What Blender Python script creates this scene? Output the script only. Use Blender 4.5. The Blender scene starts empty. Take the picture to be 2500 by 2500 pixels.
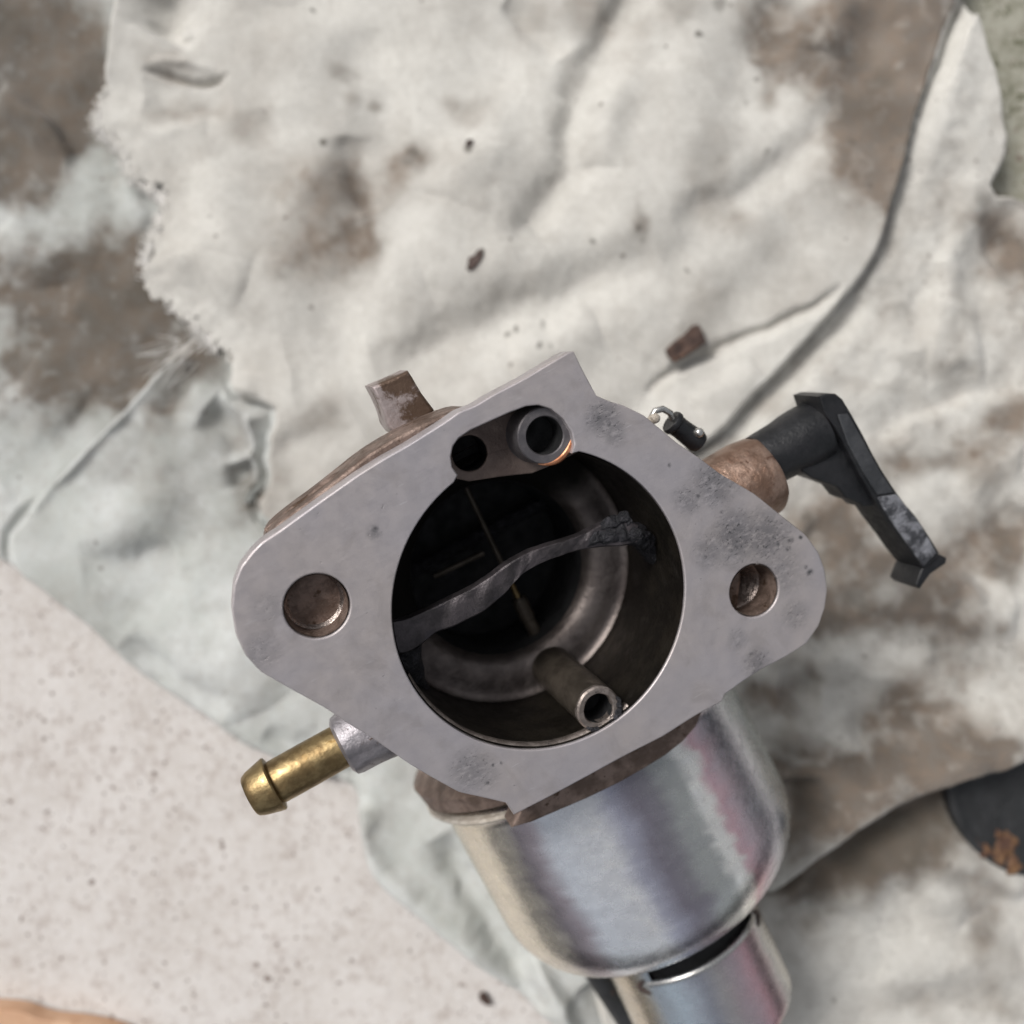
import bpy, math, random
import numpy as np
from mathutils import Matrix, Vector

# ------------------------------------------------------------------ camera, sky, sun, exposure
K = 5.5e-5                 # metres per working unit
Z0 = 1330.0                # height of the flange face above the ground (working units)
CZ = Z0 + 2500.0           # camera height
sc = bpy.context.scene
C = sc.collection
cd = bpy.data.cameras.new('camera'); cam = bpy.data.objects.new('camera', cd); C.objects.link(cam)
cam.location = (0, 0, CZ*K); cd.sensor_width = 36; cd.lens = 36
cd.clip_start = 0.002; cd.clip_end = 50
cd.dof.use_dof = True; cd.dof.focus_distance = 2520*K; cd.dof.aperture_fstop = 12.5
sc.camera = cam

SUN_EL, SUN_AZ = math.radians(50), math.radians(-50)     # azimuth from +Y towards +X
w = bpy.data.worlds.new('World'); sc.world = w; w.use_nodes = True
wn = w.node_tree; bg = wn.nodes['Background']
sky = wn.nodes.new('ShaderNodeTexSky'); sky.sky_type = 'NISHITA'; sky.sun_disc = False
sky.sun_elevation = SUN_EL; sky.sun_rotation = SUN_AZ
sky.dust_density = 4; sky.air_density = 1.0
hs = wn.nodes.new('ShaderNodeHueSaturation'); hs.inputs['Saturation'].default_value = 0.20
wn.links.new(sky.outputs[0], hs.inputs['Color']); wn.links.new(hs.outputs[0], bg.inputs[0])
bg.inputs[1].default_value = 0.07
sl = bpy.data.lights.new('sun', 'SUN'); sl.energy = 1.5; sl.angle = math.radians(18); sl.color = (1, .965, .93)
so = bpy.data.objects.new('sun', sl); C.objects.link(so)
sd = Vector((math.sin(SUN_AZ)*math.cos(SUN_EL), math.cos(SUN_AZ)*math.cos(SUN_EL), math.sin(SUN_EL)))
so.rotation_euler = sd.to_track_quat('Z', 'Y').to_euler(); so.location = sd*1.0
sc.view_settings.view_transform = 'Standard'; sc.view_settings.look = 'None'
sc.view_settings.exposure = 0.58; sc.view_settings.gamma = 1

# ------------------------------------------------------------------ frames
nrm = np.array([750.0, -380.0, 2500.0]); nrm /= np.linalg.norm(nrm)      # flange face normal
def ray(px, py):
    return np.stack([np.asarray(px, float)-1250, -(np.asarray(py, float)-1250), -2500*np.ones(np.shape(px))], -1)
CAM = np.array([0, 0, CZ])
O = CAM + ray(1330, 1470)                      # centre of the bore on the flange face
tb = np.array([.42, -.91]); bz = -(nrm[0]*tb[0]+nrm[1]*tb[1])/nrm[2]
B = np.array([tb[0], tb[1], bz]); B /= np.linalg.norm(B)     # bowl axis direction
Ynew = -B; A = np.cross(Ynew, nrm)                            # right-handed: X=A, Y=-B, Z=nrm
R3 = np.stack([A, Ynew, nrm], 1)
def L(px, py, d):
    """photo direction -> point in carburettor coordinates on the plane at depth d under the flange face"""
    r = ray(px, py); o = O - nrm*d
    t = ((o-CAM) @ nrm)/(r @ nrm)
    q = CAM + r*np.asarray(t)[..., None] - O
    return q @ R3
def Lw(p):      # carb local -> world
    return O + R3 @ np.asarray(p, float)
def G(px, py, z=0.0):
    """photo direction -> world point at height z"""
    px = np.asarray(px, float); py = np.asarray(py, float)
    s = (CZ-z)/2500.0
    return np.stack([(px-1250)*s, -(py-1250)*s, z+0*px], -1)

# ------------------------------------------------------------------ noise (numpy)
def vnoise(x, y, seed):
    xi = np.floor(x).astype(np.int64); yi = np.floor(y).astype(np.int64)
    fx = x-xi; fy = y-yi
    fx = fx*fx*fx*(fx*(fx*6-15)+10); fy = fy*fy*fy*(fy*(fy*6-15)+10)
    def h(a, b):
        n = (a*374761393 + b*668265263 + seed*1442695041) & 0x7fffffff
        n = ((n ^ (n >> 13))*1274126177) & 0x7fffffff
        return ((n ^ (n >> 16)) & 0xffff)/32767.5-1
    return (h(xi, yi)*(1-fx)+h(xi+1, yi)*fx)*(1-fy)+(h(xi, yi+1)*(1-fx)+h(xi+1, yi+1)*fx)*fy
def fbm(x, y, seed, oct=4, gain=.5):
    s = 0; a = 1; t = 0
    for i in range(oct):
        s = s+a*vnoise(x*2**i+i*17.3, y*2**i-i*9.1, seed+i*7); t += a; a *= gain
    return s/t
def sstep(e0, e1, x):
    t = np.clip((x-e0)/(e1-e0), 0, 1); return t*t*(3-2*t)

# ------------------------------------------------------------------ materials
def newmat(name):
    m = bpy.data.materials.new(name); m.use_nodes = True
    nt = m.node_tree; p = nt.nodes['Principled BSDF']
    return m, nt, p
def N(nt, typ, **kw):
    n = nt.nodes.new(typ)
    for k, v in kw.items(): setattr(n, k, v)
    return n
def coords(nt, scale=1.0, stretch=None):
    tc = N(nt, 'ShaderNodeTexCoord'); mp = N(nt, 'ShaderNodeMapping')
    s = scale/(100*K)
    mp.inputs['Scale'].default_value = (s, s, s) if stretch is None else tuple(s*q for q in stretch)
    nt.links.new(tc.outputs['Object'], mp.inputs['Vector'])
    return mp.outputs[0]
def noise(nt, vec, scale, detail=4, rough=.6, dist=0.0):
    n = N(nt, 'ShaderNodeTexNoise'); n.inputs['Scale'].default_value = scale
    n.inputs['Detail'].default_value = detail; n.inputs['Roughness'].default_value = rough
    n.inputs['Distortion'].default_value = dist
    nt.links.new(vec, n.inputs['Vector']); return n.outputs['Fac']
def rng(nt, val, a, b, c=0., d=1.):
    n = N(nt, 'ShaderNodeMapRange'); n.interpolation_type = 'SMOOTHSTEP'
    for i, v in enumerate((a, b, c, d)): n.inputs[i+1].default_value = v
    nt.links.new(val, n.inputs[0]); return n.outputs[0]
def mix(nt, fac, c1, c2, mode='MIX'):
    n = N(nt, 'ShaderNodeMix', data_type='RGBA', blend_type=mode)
    def put(s, v):
        if isinstance(v, (tuple, list)): s.default_value = (*v[:3], 1)
        elif isinstance(v, (int, float)): s.default_value = v
        else: nt.links.new(v, s)
    put(n.inputs[0], fac); put(n.inputs[6], c1); put(n.inputs[7], c2); return n.outputs[2]
def fmath(nt, op, a, b=None, clamp=False):
    n = N(nt, 'ShaderNodeMath', operation=op); n.use_clamp = clamp
    for i, v in enumerate((a, b)):
        if v is None: continue
        if isinstance(v, (int, float)): n.inputs[i].default_value = v
        else: nt.links.new(v, n.inputs[i])
    return n.outputs[0]
def bump(nt, p, h, dist, strength=1.0, prev=None):
    b = N(nt, 'ShaderNodeBump'); b.inputs['Distance'].default_value = dist*K; b.inputs['Strength'].default_value = strength
    nt.links.new(h, b.inputs['Height'])
    if prev is not None: nt.links.new(prev, b.inputs['Normal'])
    nt.links.new(b.outputs[0], p.inputs['Normal']); return b.outputs[0]
def simple(name, c1, c2, scale=1.5, rough=.5, metal=0., bh=3, bs=4., lo=.4, hi=.62, spot=None, r2=None):
    m, nt, p = newmat(name); v = coords(nt)
    f = rng(nt, noise(nt, v, scale, 6, .65), lo, hi)
    col = mix(nt, f, c1, c2)
    if spot:
        g = rng(nt, noise(nt, v, spot[1], 5, .7), spot[2], spot[2]+.07)
        col = mix(nt, g, col, spot[0])
    nt.links.new(col, p.inputs['Base Color']); p.inputs['Metallic'].default_value = metal
    rr = rng(nt, noise(nt, v, scale*2.3, 4), .3, .7, rough*.8, min(1, (r2 or rough*1.25)))
    nt.links.new(rr, p.inputs['Roughness'])
    bump(nt, p, noise(nt, v, bs, 6, .65), bh)
    return m
def blobs(nt, co, lst):
    """soft mask around listed points (carburettor coordinates, working units)"""
    tot = None
    for (x, y, r, s) in lst:
        d = N(nt, 'ShaderNodeVectorMath', operation='DISTANCE'); nt.links.new(co, d.inputs[0])
        d.inputs[1].default_value = (x*K, y*K, 0)
        f = rng(nt, d.outputs['Value'], r*K, r*.15*K, 0, s)
        tot = f if tot is None else fmath(nt, 'MAXIMUM', tot, f)
    return tot

def flange_material():
    m, nt, p = newmat('machined_flange_metal'); tc = N(nt, 'ShaderNodeTexCoord'); co = tc.outputs['Object']
    v = coords(nt); vs = coords(nt, 1, (.25, 3., 1.)); vd = coords(nt, 1, (1.0, 1.0, 1.)); 
    big = rng(nt, noise(nt, v, .22, 3), .35, .65)
    col = mix(nt, big, (.50, .47, .49), (.545, .495, .485))
    mott = rng(nt, noise(nt, v, 1.6, 6, .7), .35, .75)
    col = mix(nt, fmath(nt, 'MULTIPLY', mott, .35), col, (.37, .35, .38))
    # scuffed streaks
    mp = N(nt, 'ShaderNodeMapping'); s = 1/(100*K); mp.inputs['Scale'].default_value = (s*.8, s*6, s)
    mp.inputs['Rotation'].default_value = (0, 0, math.radians(25)); nt.links.new(co, mp.inputs[0])
    st = noise(nt, mp.outputs[0], 1.6, 5, .7)
    scr = rng(nt, st, .62, .70, 0, .4)
    col = mix(nt, scr, col, (.66, .64, .65))
    for ang, thr in ((-62, .70), (12, .715), (70, .72)):
        mq = N(nt, 'ShaderNodeMapping'); mq.inputs['Scale'].default_value = (s*.5, s*11, s); mq.inputs['Rotation'].default_value = (0, 0, math.radians(ang)); nt.links.new(co, mq.inputs[0])
        ln_ = fmath(nt, 'MULTIPLY', rng(nt, noise(nt, mq.outputs[0], 1.3, 3, .6), thr, thr+.03), rng(nt, noise(nt, v, .9, 2), .45, .6))
        col = mix(nt, fmath(nt, 'MULTIPLY', ln_, .8), col, (.72, .70, .71))
    film = rng(nt, noise(nt, v, .55, 6, .7, 1.0), .5, .66)
    col = mix(nt, fmath(nt, 'MULTIPLY', film, .38), col, (.36, .325, .315))
    # grey smears and pits where the photo has them
    def P(lst): return [(float(L(x, y, 0)[0]), float(L(x, y, 0)[1]), r, s) for x, y, r, s in lst]
    smear = blobs(nt, co, P([(1745, 1175, 95, .8), (1680, 1220, 60, .6), (1800, 1310, 105, .9), (1735, 1345, 70, .6), (1870, 1310, 110, .8), (1905, 1390, 100, .5),
                             (1470, 1020, 65, .8), (1500, 1055, 45, .7), (660, 1480, 60, .35), (640, 1590, 60, .4), (1150, 1880, 80, .6), (1190, 1900, 50, .4),
                             (1850, 1620, 60, .7), (1800, 1560, 45, .4), (1940, 1500, 60, .5), (915, 1300, 26, .6), (690, 1220, 60, .2)]))
    mp2 = N(nt, 'ShaderNodeMapping'); mp2.inputs['Scale'].default_value = (s*1.2, s*2.2, s)
    mp2.inputs['Rotation'].default_value = (0, 0, math.radians(-35)); nt.links.new(co, mp2.inputs[0])
    n1 = noise(nt, mp2.outputs[0], 3.2, 6, .72)
    sm = fmath(nt, 'MULTIPLY', smear, rng(nt, n1, .33, .54))
    col = mix(nt, fmath(nt, 'MULTIPLY', sm, .85), col, (.17, .165, .175))
    n2 = noise(nt, mp2.outputs[0], 7.5, 4, .6)
    n3 = noise(nt, mp2.outputs[0], 2.2, 2, .5)
    pit = fmath(nt, 'MULTIPLY', smear, fmath(nt, 'MULTIPLY', rng(nt, n2, .555, .62), rng(nt, n3, .38, .52)))
    dots = blobs(nt, co, P([(1978, 1398, 15, 1), (1968, 1385, 9, .9), (1930, 1320, 15, .9), (1925, 1340, 12, .9), (1955, 1312, 10, 1), (1900, 1330, 9, .7),
                            (1705, 1212, 9, .9), (1635, 1136, 9, .8), (1487, 1036, 9, .9), (1464, 1022, 9, .7), (917, 1293, 11, .8), (1190, 1911, 9, .9), (1205, 1868, 8, .9), (1225, 1863, 7, .9),
                            (1722, 1361, 8, .9), (1763, 1250, 8, .8), (1835, 1598, 10, .7), (1858, 1620, 9, .6), (1865, 1640, 8, .6), (1840, 1640, 10, .6), (1820, 1615, 7, .6)]))
    wob = rng(nt, noise(nt, v, 9, 3), .35, .6, .25, 1)
    pit = fmath(nt, 'MAXIMUM', pit, fmath(nt, 'MULTIPLY', dots, wob))
    sc2 = rng(nt, noise(nt, v, 5.0, 3, .6), .70, .74)
    pit = fmath(nt, 'MAXIMUM', pit, fmath(nt, 'MULTIPLY', sc2, .55))
    col = mix(nt, fmath(nt, 'MULTIPLY', pit, .85), col, (.05, .055, .06))
    nt.links.new(col, p.inputs['Base Color'])
    p.inputs['Metallic'].default_value = .55
    rr = rng(nt, noise(nt, v, 2.6, 5, .7), .3, .7, .36, .55)
    nt.links.new(rr, p.inputs['Roughness'])
    b1 = bump(nt, p, st, 1.0, .5)
    h = fmath(nt, 'MULTIPLY', pit, -1.0)
    bump(nt, p, h, 1.6, .6, b1)
    return m

def plating_material(name, seed):
    """zinc surface: iridescence and painted reflections from vertex colours, plus fine grain"""
    m, nt, p = newmat(name); v = coords(nt)
    at = N(nt, 'ShaderNodeAttribute', attribute_name='plating_sheen')
    f = rng(nt, noise(nt, v, 2.2, 6, .7), .35, .7)
    col = mix(nt, fmath(nt, 'MULTIPLY', f, .16), at.outputs['Color'], (.35, .34, .40))
    sp_ = rng(nt, noise(nt, v, 3.4, 6, .75, .6), .60, .66); col = mix(nt, fmath(nt, 'MULTIPLY', sp_, .22), col, (.30, .27, .27))
    g = rng(nt, noise(nt, v, 11, 4, .7), .5, .75)
    col = mix(nt, fmath(nt, 'MULTIPLY', g, .13), col, (.30, .28, .33))
    nt.links.new(col, p.inputs['Base Color']); p.inputs['Metallic'].default_value = .78
    nt.links.new(rng(nt, noise(nt, v, 4, 4), .3, .7, .19, .31), p.inputs['Roughness'])
    bump(nt, p, noise(nt, v, 5, 5, .6), .8)
    return m

def cloth_material(name, clean, clean2, stainc, stain2):
    m, nt, p = newmat(name); v = coords(nt)
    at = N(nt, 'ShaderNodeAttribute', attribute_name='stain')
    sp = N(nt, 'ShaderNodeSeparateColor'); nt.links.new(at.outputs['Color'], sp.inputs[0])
    big = rng(nt, noise(nt, v, .28, 5, .6), .38, .62)
    col = mix(nt, big, clean, clean2)
    fine = rng(nt, noise(nt, v, 3.0, 6, .75), .35, .72)
    col = mix(nt, fmath(nt, 'MULTIPLY', fine, .36), col, (.43, .41, .37))
    fib = rng(nt, noise(nt, coords(nt, 1, (1.0, 3.2, 1)), 6, 4, .7), .4, .7)
    col = mix(nt, fmath(nt, 'MULTIPLY', fib, .28), col, (.36, .34, .31))
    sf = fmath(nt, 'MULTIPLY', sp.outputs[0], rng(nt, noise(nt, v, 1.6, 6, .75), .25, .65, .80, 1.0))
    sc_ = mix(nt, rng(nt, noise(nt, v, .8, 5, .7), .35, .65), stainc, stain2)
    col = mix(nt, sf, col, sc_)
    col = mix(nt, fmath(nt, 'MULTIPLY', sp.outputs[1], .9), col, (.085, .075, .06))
    # small dirt specks
    vo = N(nt, 'ShaderNodeTexVoronoi'); vo.inputs['Scale'].default_value = 1.25; nt.links.new(v, vo.inputs['Vector'])
    s2 = N(nt, 'ShaderNodeSeparateColor'); nt.links.new(vo.outputs['Color'], s2.inputs[0])
    size = rng(nt, s2.outputs[0], .55, 1.0, .0, .12)
    spk = fmath(nt, 'LESS_THAN', vo.outputs['Distance'], size)
    vo2 = N(nt, 'ShaderNodeTexVoronoi'); vo2.inputs['Scale'].default_value = 4.0; nt.links.new(v, vo2.inputs['Vector'])
    s3 = N(nt, 'ShaderNodeSeparateColor'); nt.links.new(vo2.outputs['Color'], s3.inputs[0])
    spk2 = fmath(nt, 'LESS_THAN', vo2.outputs['Distance'], rng(nt, s3.outputs[0], .6, 1.0, .0, .22))
    spk = fmath(nt, 'MAXIMUM', fmath(nt, 'MULTIPLY', spk, .6), fmath(nt, 'MULTIPLY', spk2, fmath(nt, 'ADD', fmath(nt, 'MULTIPLY', sp.outputs[2], .55), .10)))
    col = mix(nt, spk, col, (.12, .095, .08))
    nt.links.new(col, p.inputs['Base Color'])
    p.inputs['Roughness'].default_value = .95; p.inputs['Specular IOR Level'].default_value = .15
    p.inputs['Sheen Weight'].default_value = .2; p.inputs['Sheen Roughness'].default_value = .6
    b = bump(nt, p, noise(nt, v, 3.4, 8, .75), 5, .6)
    
    return m

def ground_material():
    m, nt, p = newmat('concrete_ground'); v = coords(nt)
    col = mix(nt, rng(nt, noise(nt, v, .35, 5, .6), .35, .65), (.585, .545, .51), (.65, .615, .585))
    col = mix(nt, fmath(nt, 'MULTIPLY', rng(nt, noise(nt, v, 3.2, 7, .75), .42, .62), .55), col, (.70, .675, .655))
    col = mix(nt, fmath(nt, 'MULTIPLY', rng(nt, noise(nt, v, 2.1, 5, .7), .50, .64), .5), col, (.40, .34, .305))
    # mossy grey-green corner beyond the rags
    tc = N(nt, 'ShaderNodeTexCoord'); d = N(nt, 'ShaderNodeVectorMath', operation='DISTANCE'); nt.links.new(tc.outputs['Object'], d.inputs[0])
    q = G(2560, 150); d.inputs[1].default_value = (q[0]*K, q[1]*K, 0)
    f = rng(nt, d.outputs['Value'], 1500*K, 700*K)
    mcol = mix(nt, rng(nt, noise(nt, v, 1.3, 6, .7), .38, .62), (.26, .255, .20), (.38, .37, .31))
    mcol = mix(nt, rng(nt, noise(nt, v, 1.8, 5, .7), .56, .64), mcol, (.12, .12, .075))
    col = mix(nt, f, col, mcol)
    for sc1, mx, a in ((1.2, .13, .5), (2.6, .17, .5), (4.5, .2, .55)):
        vo = N(nt, 'ShaderNodeTexVoronoi'); vo.inputs['Scale'].default_value = sc1; nt.links.new(v, vo.inputs['Vector'])
        s2 = N(nt, 'ShaderNodeSeparateColor'); nt.links.new(vo.outputs['Color'], s2.inputs[0])
        sz = fmath(nt, 'MULTIPLY', rng(nt, s2.outputs[0], a, 1.0, 0, mx), rng(nt, noise(nt, v, 6, 3), .3, .7, .5, 1.5))
        sf = rng(nt, fmath(nt, 'SUBTRACT', vo.outputs['Distance'], sz), .05, -.03)
        sf = fmath(nt, 'MULTIPLY', sf, fmath(nt, 'GREATER_THAN', s2.outputs[0], a))
        col = mix(nt, fmath(nt, 'MULTIPLY', sf, .9), col, (.17, .12, .10))
    nt.links.new(col, p.inputs['Base Color']); p.inputs['Roughness'].default_value = .9
    p.inputs['Specular IOR Level'].default_value = .2
    bump(nt, p, noise(nt, v, 3.5, 8, .7), 7, .9)
    return m

def ledge_material():
    m, nt, p = newmat('shaded_venturi_metal'); v = coords(nt); tc = N(nt, 'ShaderNodeTexCoord')
    col = mix(nt, rng(nt, noise(nt, v, .8, 5), .35, .62), (.10, .083, .078), (.215, .185, .172))
    sx = N(nt, 'ShaderNodeSeparateXYZ'); nt.links.new(tc.outputs['Object'], sx.inputs[0])
    w_ = fmath(nt, 'ADD', sx.outputs[1], fmath(nt, 'MULTIPLY', sx.outputs[0], -.3))
    w_ = fmath(nt, 'ADD', w_, fmath(nt, 'MULTIPLY', noise(nt, v, .7, 4), 160*K))
    bore_shade = rng(nt, w_, 40*K, 165*K)          # shadow of the bore wall painted on the ledge's upper side
    col = mix(nt, bore_shade, col, (.016, .015, .013)); nt.links.new(col, p.inputs['Base Color'])
    nt.links.new(fmath(nt, 'SUBTRACT', .85, fmath(nt, 'MULTIPLY', bore_shade, .7)), p.inputs['Metallic'])
    nt.links.new(fmath(nt, 'ADD', .40, fmath(nt, 'MULTIPLY', bore_shade, .3)), p.inputs['Roughness'])
    nt.links.new(fmath(nt, 'SUBTRACT', .5, fmath(nt, 'MULTIPLY', bore_shade, .45)), p.inputs['Specular IOR Level']); bump(nt, p, noise(nt, v, 5, 5), 2); return m

M = {}
M['flange'] = flange_material()
M['cast'] = simple('stained_cast_alloy', (.155, .11, .088), (.29, .215, .18), 1.4, .5, .55, 6, 3.5, spot=((.09, .055, .035), 2.2, .58))
M['castgrey'] = simple('grey_cast_alloy', (.25, .235, .25), (.36, .34, .36), 1.4, .42, .6, 4, 4, spot=((.12, .08, .06), 2.4, .62))
M['copper'] = simple('copper_toned_boss', (.25, .155, .11), (.40, .28, .22), 1.2, .36, .75, 5, 4, spot=((.17, .095, .065), 1.6, .6))
M['socket'] = simple('dull_socket_metal', (.20, .165, .15), (.34, .29, .265), 1.2, .27, .9, 3, 5)
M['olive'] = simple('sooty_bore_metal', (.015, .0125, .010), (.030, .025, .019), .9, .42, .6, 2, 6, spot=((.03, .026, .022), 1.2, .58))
M['ledge'] = ledge_material()
M['shelf'] = simple('brown_recess_metal', (.125, .092, .08), (.19, .145, .125), 1.0, .5, .5, 3, 7)
M['tube'] = simple('grey_vent_tube_metal', (.13, .122, .13), (.19, .175, .18), 1.5, .45, .6, 1.5, 7)
M['orange'] = simple('copper_orange_edge', (.50, .20, .10), (.62, .30, .17), 2, .35, .8, 1, 7)
M['tubebrown'] = simple('brown_tube_metal', (.07, .058, .046), (.12, .10, .08), 1.2, .42, .55, 2, 6)
M['rim'] = simple('worn_tube_rim', (.22, .185, .165), (.36, .31, .28), 3, .4, .7, 2, 9, spot=((.07, .06, .06), 4, .6))
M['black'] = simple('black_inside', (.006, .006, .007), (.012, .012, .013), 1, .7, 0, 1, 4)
M['gunk'] = simple('black_sooty_gunk', (.022, .022, .026), (.07, .068, .078), 5, .42, .15, 16, 7, lo=.45, hi=.7)
M['choke'] = simple('sooty_choke_plate', (.045, .04, .042), (.092, .08, .085), 1.3, .42, .55, 3, 6, spot=((.05, .045, .05), 2, .58))
M['brass'] = simple('brass', (.23, .16, .078), (.37, .275, .14), 1.6, .40, .95, 1.5, 6, spot=((.24, .155, .06), 2.2, .63))
M['plastic'] = simple('black_plastic', (.009, .0095, .011), (.018, .018, .020), 1.5, .38, 0, 2.5, 7)
M['scuffed'] = simple('scuffed_grey_plastic', (.06, .062, .07), (.26, .265, .29), 2.6, .35, .1, 10, 5, lo=.42, hi=.6)
M['rust'] = simple('rusty_scale', (.06, .038, .032), (.13, .08, .06), 3, .8, .1, 12, 5, spot=((.28, .14, .08), 3, .62))
M['debris'] = simple('dark_debris', (.05, .035, .03), (.10, .07, .06), 3, .8, 0, 6, 5)
M['gasket'] = simple('pale_gasket', (.42, .37, .31), (.62, .57, .50), 4, .7, 0, 6, 8)
M['steel'] = simple('bright_steel', (.55, .54, .52), (.70, .69, .66), 2, .25, .95, 1, 6)
M['rubber'] = simple('black_rubber', (.018, .019, .02), (.03, .031, .033), 1, .55, 0, 2, 5, spot=((.30, .12, .035), 1.1, .66))
M['tan'] = simple('orange_tan_wood', (.52, .31, .19), (.62, .40, .26), .8, .6, 0, 2, 5)
M['plating_sheen'] = plating_material('reflection_banded_zinc', 1)
M['cloth'] = cloth_material('stained_white_cotton', (.66, .645, .60), (.60, .585, .545), (.105, .082, .063), (.215, .172, .136))
M['cloth2'] = cloth_material('stained_pale_cotton', (.61, .63, .615), (.50, .525, .50), (.085, .068, .052), (.155, .125, .098))
M['ground'] = ground_material()
M['fray'] = simple('frayed_white_cotton', (.62, .60, .56), (.74, .72, .69), 3, .95, 0, 1, 6)

# ------------------------------------------------------------------ mesh helpers
def link(o, parent=None):
    C.objects.link(o)
    if parent is not None: o.parent = parent
    return o
def tag(o, label=None, cat=None, group=None, kind=None):
    if label: o['label'] = label
    if cat: o['category'] = cat
    if group: o['group'] = group
    if kind: o['kind'] = kind
    return o
def mesh_obj(name, verts, faces, m, parent=None, smooth=35, mats=None):
    me = bpy.data.meshes.new(name)
    me.from_pydata((np.asarray(verts)*K).tolist(), [], faces)
    me.materials.append(m)
    for q in (mats or []): me.materials.append(q)
    me.validate(); me.update()
    if smooth is not None:
        me.shade_smooth()
        if smooth < 180: me.set_sharp_from_angle(angle=math.radians(smooth))
    return link(bpy.data.objects.new(name, me), parent)

def smooth_poly(pts, it=1):
    p = np.asarray(pts, float)
    for _ in range(it):
        q = np.roll(p, -1, 0); p = np.stack([.75*p+.25*q, .25*p+.75*q], 1).reshape(-1, 2)
    return p
def plate(name, outline, holes, d0, d1, m, parent, bev=4.0, res=2):
    """solid plate in the carburettor's x,y plane between depths d0<d1; outline and holes already in x,y units"""
    cu = bpy.data.curves.new(name, 'CURVE'); cu.dimensions = '2D'; cu.fill_mode = 'BOTH'
    for ring in [outline]+list(holes):
        s = cu.splines.new('POLY'); s.points.add(len(ring)-1)
        s.points.foreach_set('co', np.c_[np.asarray(ring)*K, np.zeros(len(ring)), np.ones(len(ring))].astype(np.float32).ravel())
        s.use_cyclic_u = True
    cu.extrude = ((d1-d0)/2-bev)*K; cu.bevel_depth = bev*K; cu.bevel_resolution = res; cu.offset = -bev*K
    t = bpy.data.objects.new('tmp', cu); C.objects.link(t)
    bpy.context.view_layer.update()
    me = bpy.data.meshes.new_from_object(t.evaluated_get(bpy.context.evaluated_depsgraph_get()))
    bpy.data.objects.remove(t); bpy.data.curves.remove(cu)
    me.name = name; me.transform(Matrix.Translation((0, 0, -(d0+d1)/2*K)))
    me.materials.clear(); me.materials.append(m)
    me.shade_smooth(); me.set_sharp_from_angle(angle=math.radians(40))
    return link(bpy.data.objects.new(name, me), parent)
def ring_pts(c, r, n=48, wob=0, seed=0):
    t = np.linspace(0, 2*np.pi, n, endpoint=False)
    rr = r+wob*vnoise(t*3+seed, 0*t+seed, seed+3)
    return np.stack([c[0]+rr*np.cos(t), c[1]+rr*np.sin(t)], 1)
def basis(ax):
    ax = np.asarray(ax, float)/np.linalg.norm(ax)
    u = np.cross(ax, [0, 0, 1.]) if abs(ax[2]) < .9 else np.cross(ax, [1., 0, 0]); u /= np.linalg.norm(u)
    return ax, u, np.cross(ax, u)
def lathe(name, p0, ax, prof, m, parent, n=64, close0=False, close1=False, smooth=35, wob=0, seed=1, attr=None):
    """surface of revolution: prof = [(radius, distance along axis)]"""
    ax, u, v = basis(ax); p0 = np.asarray(p0, float)
    th = np.linspace(0, 2*np.pi, n, endpoint=False)
    V = []; F = []
    for i, (r, t) in enumerate(prof):
        rr = r + (wob*vnoise(3*np.cos(th)+t*.03+seed, 3*np.sin(th)+5, seed) if wob else 0)
        V.append(p0+ax*t+np.outer(np.cos(th)*rr, u)+np.outer(np.sin(th)*rr, v))
    V = np.concatenate(V)
    for i in range(len(prof)-1):
        for j in range(n):
            k = (j+1) % n; F.append((i*n+j, i*n+k, (i+1)*n+k, (i+1)*n+j))
    if close0: F.append(tuple(range(n-1, -1, -1)))
    if close1: F.append(tuple((len(prof)-1)*n+j for j in range(n)))
    return mesh_obj(name, V, F, m, parent, smooth)
def tube_prof(ro, ri, t0, t1, c=3):
    return [(ri, t0), (ri, t1-c), (ri+c, t1), (ro-c, t1), (ro, t1-c), (ro, t0+c), (ro-c, t0)]
def sweep(path, rad, n=8):
    path = np.asarray(path, float); m_ = len(path); V = []; F = []
    tang = np.gradient(path, axis=0); up = np.array([0.13, .21, .97])
    for i in range(m_):
        t = tang[i]/np.linalg.norm(tang[i]); u = np.cross(t, up); u /= np.linalg.norm(u); v = np.cross(t, u)
        r = rad[i] if hasattr(rad, '__len__') else rad
        for j in range(n):
            a = 2*np.pi*j/n; V.append(path[i]+r*(math.cos(a)*u+math.sin(a)*v))
    for i in range(m_-1):
        for j in range(n):
            k = (j+1) % n; F.append((i*n+j, i*n+k, (i+1)*n+k, (i+1)*n+j))
    F.append(tuple(range(n-1, -1, -1))); F.append(tuple((m_-1)*n+j for j in range(n)))
    return V, F
def L2(pts, d):
    p = np.asarray(pts, float); return L(p[:, 0], p[:, 1], d)[:, :2]

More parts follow.
